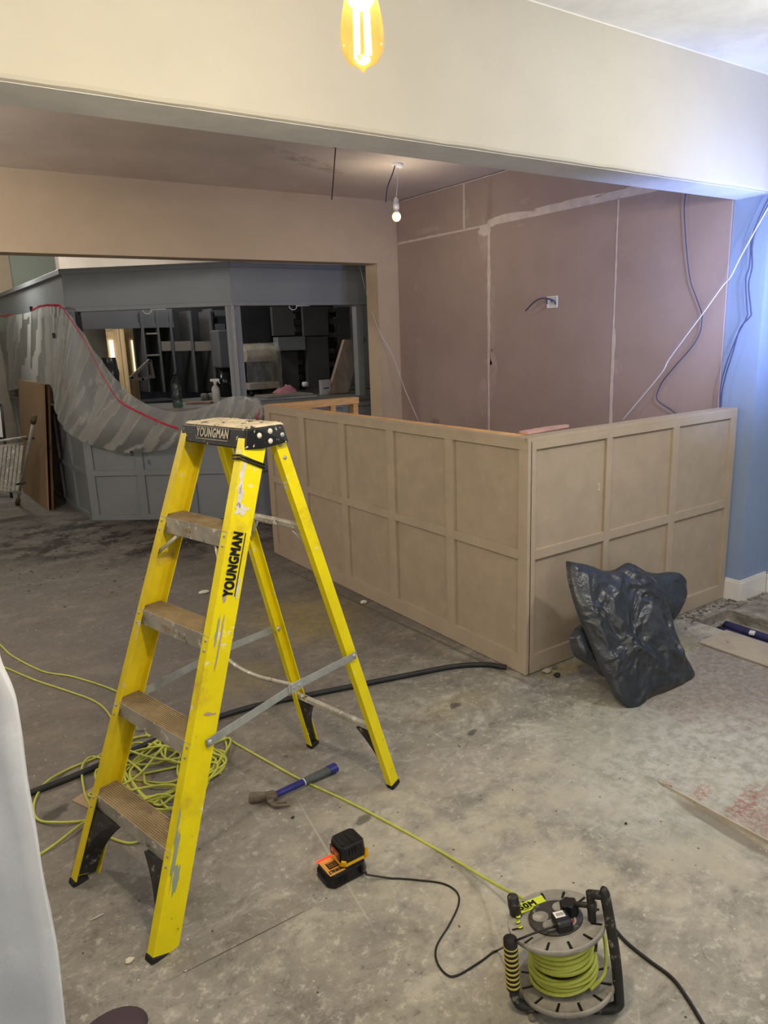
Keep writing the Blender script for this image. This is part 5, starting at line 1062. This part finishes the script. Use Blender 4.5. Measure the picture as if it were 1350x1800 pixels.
so = thing('socket_box', 'small white back box with a loose blue cable in the pink boarded wall', 'socket', onpl(972, 530, 0, 3.985))
c = onpl(971, 531, 0, 3.985); fb_ = MB()
for (dy, dz, sy, sz) in ((0, .036, .092, .008), (0, -.036, .092, .008), (.043, 0, .008, .066), (-.043, 0, .008, .066)): fb_.obox(c+[-.0, dy, dz], ((1, 0, 0), (0, 1, 0), (0, 0, 1)), (.012, sy, sz))
fb_.build('rim', M['white'], so); MB().obox(c+[.001, 0, 0], ((1, 0, 0), (0, 1, 0), (0, 0, 1)), (.003, .08, .066)).build('back_plate', M['whitecab'], so)
MB().tube(smooth([c+[-.003, -.035, -.015], onpl(972, 528, 0, 3.955), onpl(955, 524, 0, 3.93), onpl(940, 530, 0, 3.93), onpl(924, 546, 0, 3.94)], 6), .005, 7).build('cable_tail', M['bluecab'], so)
MB().tube(smooth([c+[-.003, 0, 0], onpl(966, 525, 0, 3.95), onpl(961, 528, 0, 3.94), onpl(962, 534, 0, 3.95)], 6), .004, 7).build('cable_tail', M['bluecab'], so)
# thin cords on the rear wall
MB().tube(smooth([onpl(632, 466, 1, 6.15), onpl(640, 500, 1, 6.1), onpl(648, 530, 1, 5.75), onpl(667, 583, 1, YB-.02), onpl(690, 625, 1, YB-.1), onpl(712, 685, 1, YB-.2), onpl(736, 741, 1, YB-.3)], 6), .0028, 6).build('thin_white_cord', M['whitecab'], label='thin white cord strung from the bar canopy across the rear wall corner', cat='cable')
MB().tube(smooth([FM.at(404, 460, .02)]+[onpl(px, py, 1, 6.16) for px, py in ((420, 460), (455, 462), (500, 463), (560, 465), (632, 466))], 6), .0025, 6).build('string_light_wire', M['whitecab'], label='thin pale wire pinned along the top of the bar canopy', cat='cable')

# ------------------------------------------------------------------ pit contents, plank and edge strip
for i, (x, z, r) in enumerate(((3.580, -.052, .024), (3.640, -.058, .020), (3.705, -.050, .027))):
    MB().tube(smooth([(x, Q0+.01, z), (x+.01, .8, z+.008), (x-.005, 1.4, z), (x+.012, Q1-.04, z+.004)], 8), r, 10).build('service_duct', M['purple'], label=('leftmost', 'middle', 'rightmost')[i]+' one of three indigo ducts lying in the open floor pit', cat='duct')
p = onz(1322, 1113, -.02); MB().obox((p[0], p[1], -.018), ((.9, .3, 0), (-.3, .9, 0), (0, 0, 1)), (.04, .03, .016)).build('white_clip', M['white'], label='small white clip lying on the ducts in the floor pit', cat='clip', bevel=.004)
MB().box((3.285, .9, .0015), (3.535, 2.0, .012)).build('cover_plank', M['plank'], label='pale dusty cover board lying beside the open floor pit', cat='plank', bevel=.002)
MB().box((3.548, Q1, .001), (4.0, Q1+.035, .014)).build('trim_9', M['pitm'], kind='structure')
MB().box((3.80, .3, .001), (3.83, Q1, .016)).build('trim_10', M['pitm'], kind='structure')
es = MB(); es.box((R1-.002, .25, -.012), (R1+.002, 1.395, .006)); es.build('edge_strip', mat('pale_metal_edge', (196, 186, 166), .5, .3), label='thin pale metal edging strip along the broken floor channel at the right', cat='metal strip')
p = onz(1172, 1380); MB().obox((p[0], p[1], .005), ((.5, -.86, 0), (.86, .5, 0), (0, 0, 1)), (.035, .02, .008)).build('bent_tab', M['plank'], label='small bent offcut at the end of the metal edging strip', cat='offcut')

# ------------------------------------------------------------------ debris
def chip(name, px, py, sz, m, lab, cat, flat=.4, seed=None):
    p = onz(px, py); rn_ = random.Random(px*7+py); mb = MB(); rows = []; n_ = 9
    for j in range(6):
        t_ = math.pi*j/5; rows.append([np.array([p[0], p[1], sz*flat*.5])+np.array([math.sin(t_)*math.cos(q)*sz*.5*rn_.uniform(.7, 1.2), math.sin(t_)*math.sin(q)*sz*.38*rn_.uniform(.7, 1.2), -math.cos(t_)*sz*flat*.5]) for q in np.linspace(0, 2*math.pi, n_+1)[:-1]])
    for r_ in rows:
        for q in r_: q[2] = max(.0005, q[2])
    mb.grid(rows, True); mb.sm = [False]*len(mb.sm); mb.build(name, M[m], label=lab, cat=cat)
chip('plaster_chip', 358, 1042, .085, 'chalk', 'flat white plaster scrap on the floor between the ladder legs', 'plaster', .15)
chip('plaster_chip', 639, 1061, .045, 'chalk', 'white plaster lump on the floor beside the long side of the counter', 'plaster', .5)
chip('plaster_chip', 527, 1204, .026, 'chalk', 'small white crumb near the black conduit behind the ladder', 'plaster')
chip('plaster_chip', 228, 1690, .028, 'chalk', 'pale curled shaving on the floor left of the front ladder foot', 'plaster', .3)
chip('rubble_piece', 979, 1190, .042, 'blkd', 'black lump on the floor just in front of the counter corner', 'rubble', .5)
chip('rubble_piece', 961, 1182, .055, 'plank', 'pale flat chunk wedged against the foot of the counter corner', 'rubble', .35)
chip('rubble_piece', 975, 1176, .03, 'stone', 'grey pebble against the foot of the counter', 'rubble', .6)
chip('rubble_piece', 1100, 1449, .012, 'blkd', 'tiny black crumb alone on the concrete at right', 'rubble', .6)
chip('rubble_piece', 937, 1790, .030, 'stone', 'small broken stone beside the frame of the cable reel', 'rubble', .4)
chip('rubble_piece', 503, 1330, .016, 'stone', 'dark crumb between hammer and ladder foot', 'rubble', .5)
chip('rubble_piece', 515, 1438, .014, 'blkd', 'dark crumb in front of the hammer head', 'rubble', .5)
chip('rubble_piece', 1206, 1106, .02, 'stone', 'dark crumb on the floor right of the rubbish bag', 'rubble', .5)
p, q = onz(158, 1618, .003), onz(182, 1606, .003); MB().tube([p, q], .0016, 6).build('wood_sliver', M['chalk'], label='thin pale splinter on the floor between the front ladder feet', cat='splinter')
p = onz(205, 1400); cb = MB().obox((p[0], p[1]+.05, .0016), ((.9, .4, 0), (-.4, .9, 0), (0, 0, 1)), (.24, .16, .003)).build('cardboard_piece', mat('tan_card', (172, 148, 118), .8), label='flat brown cardboard scrap under the tangled lime cable', cat='cardboard')
p = onz(248, 1278); chip('film_scrap', 248, 1283, .05, 'wrap', 'shiny clear plastic scrap beside the top of the cable heap', 'film', .6)
g = MB(); rn = random.Random(3)
def grit(n_, fx, fy, s0, s1):
    for _ in range(n_):
        x, y = fx(), fy(); s = s0+(s1-s0)*rn.random()**3; q = rn.random()*6
        g.obox((x, y, s*.25), ((math.cos(q), math.sin(q), 0), (-math.sin(q), math.cos(q), 0), (0, 0, 1)), (s, s*.6, s*.5))
grit(900, lambda: rn.uniform(.2, 3.2), lambda: rn.uniform(.8, 5), .001, .006)
g.build('floor_grit', M['chalk'], label='pale crumbs of plaster grit scattered over the concrete floor', cat='grit', kind='stuff')
g = MB(); grit(700, lambda: rn.uniform(.6, 3.0), lambda: rn.gauss(5.9, .7), .003, .02); grit(260, lambda: rn.uniform(3.5, 4.25), lambda: rn.uniform(2.16, 2.28), .004, .02); grit(250, lambda: rn.uniform(.3, 3.2), lambda: rn.uniform(.8, 4), .001, .007)
g.build('dark_rubble', M['stone'], label='dark crumbs and dirt scattered in front of the bar and by the pit', cat='rubble', kind='stuff')

GROUPS = dict(plaster_chip='white plaster scraps on the floor', rubble_piece='bits of rubble on the floor', service_duct='ducts in the floor pit', service_cable='dark cables at the blue wall corner',
              flat_board='boards stacked on the bar', leaning_sheet='sheets leaning at the left of the bar', jar='jars at the back of the bar', wire_hook='hooks under the bar canopy')
for o in S.objects:
    k = o.name.split('.')[0]
    if o.parent is None and k in GROUPS: o['group'] = GROUPS[k]
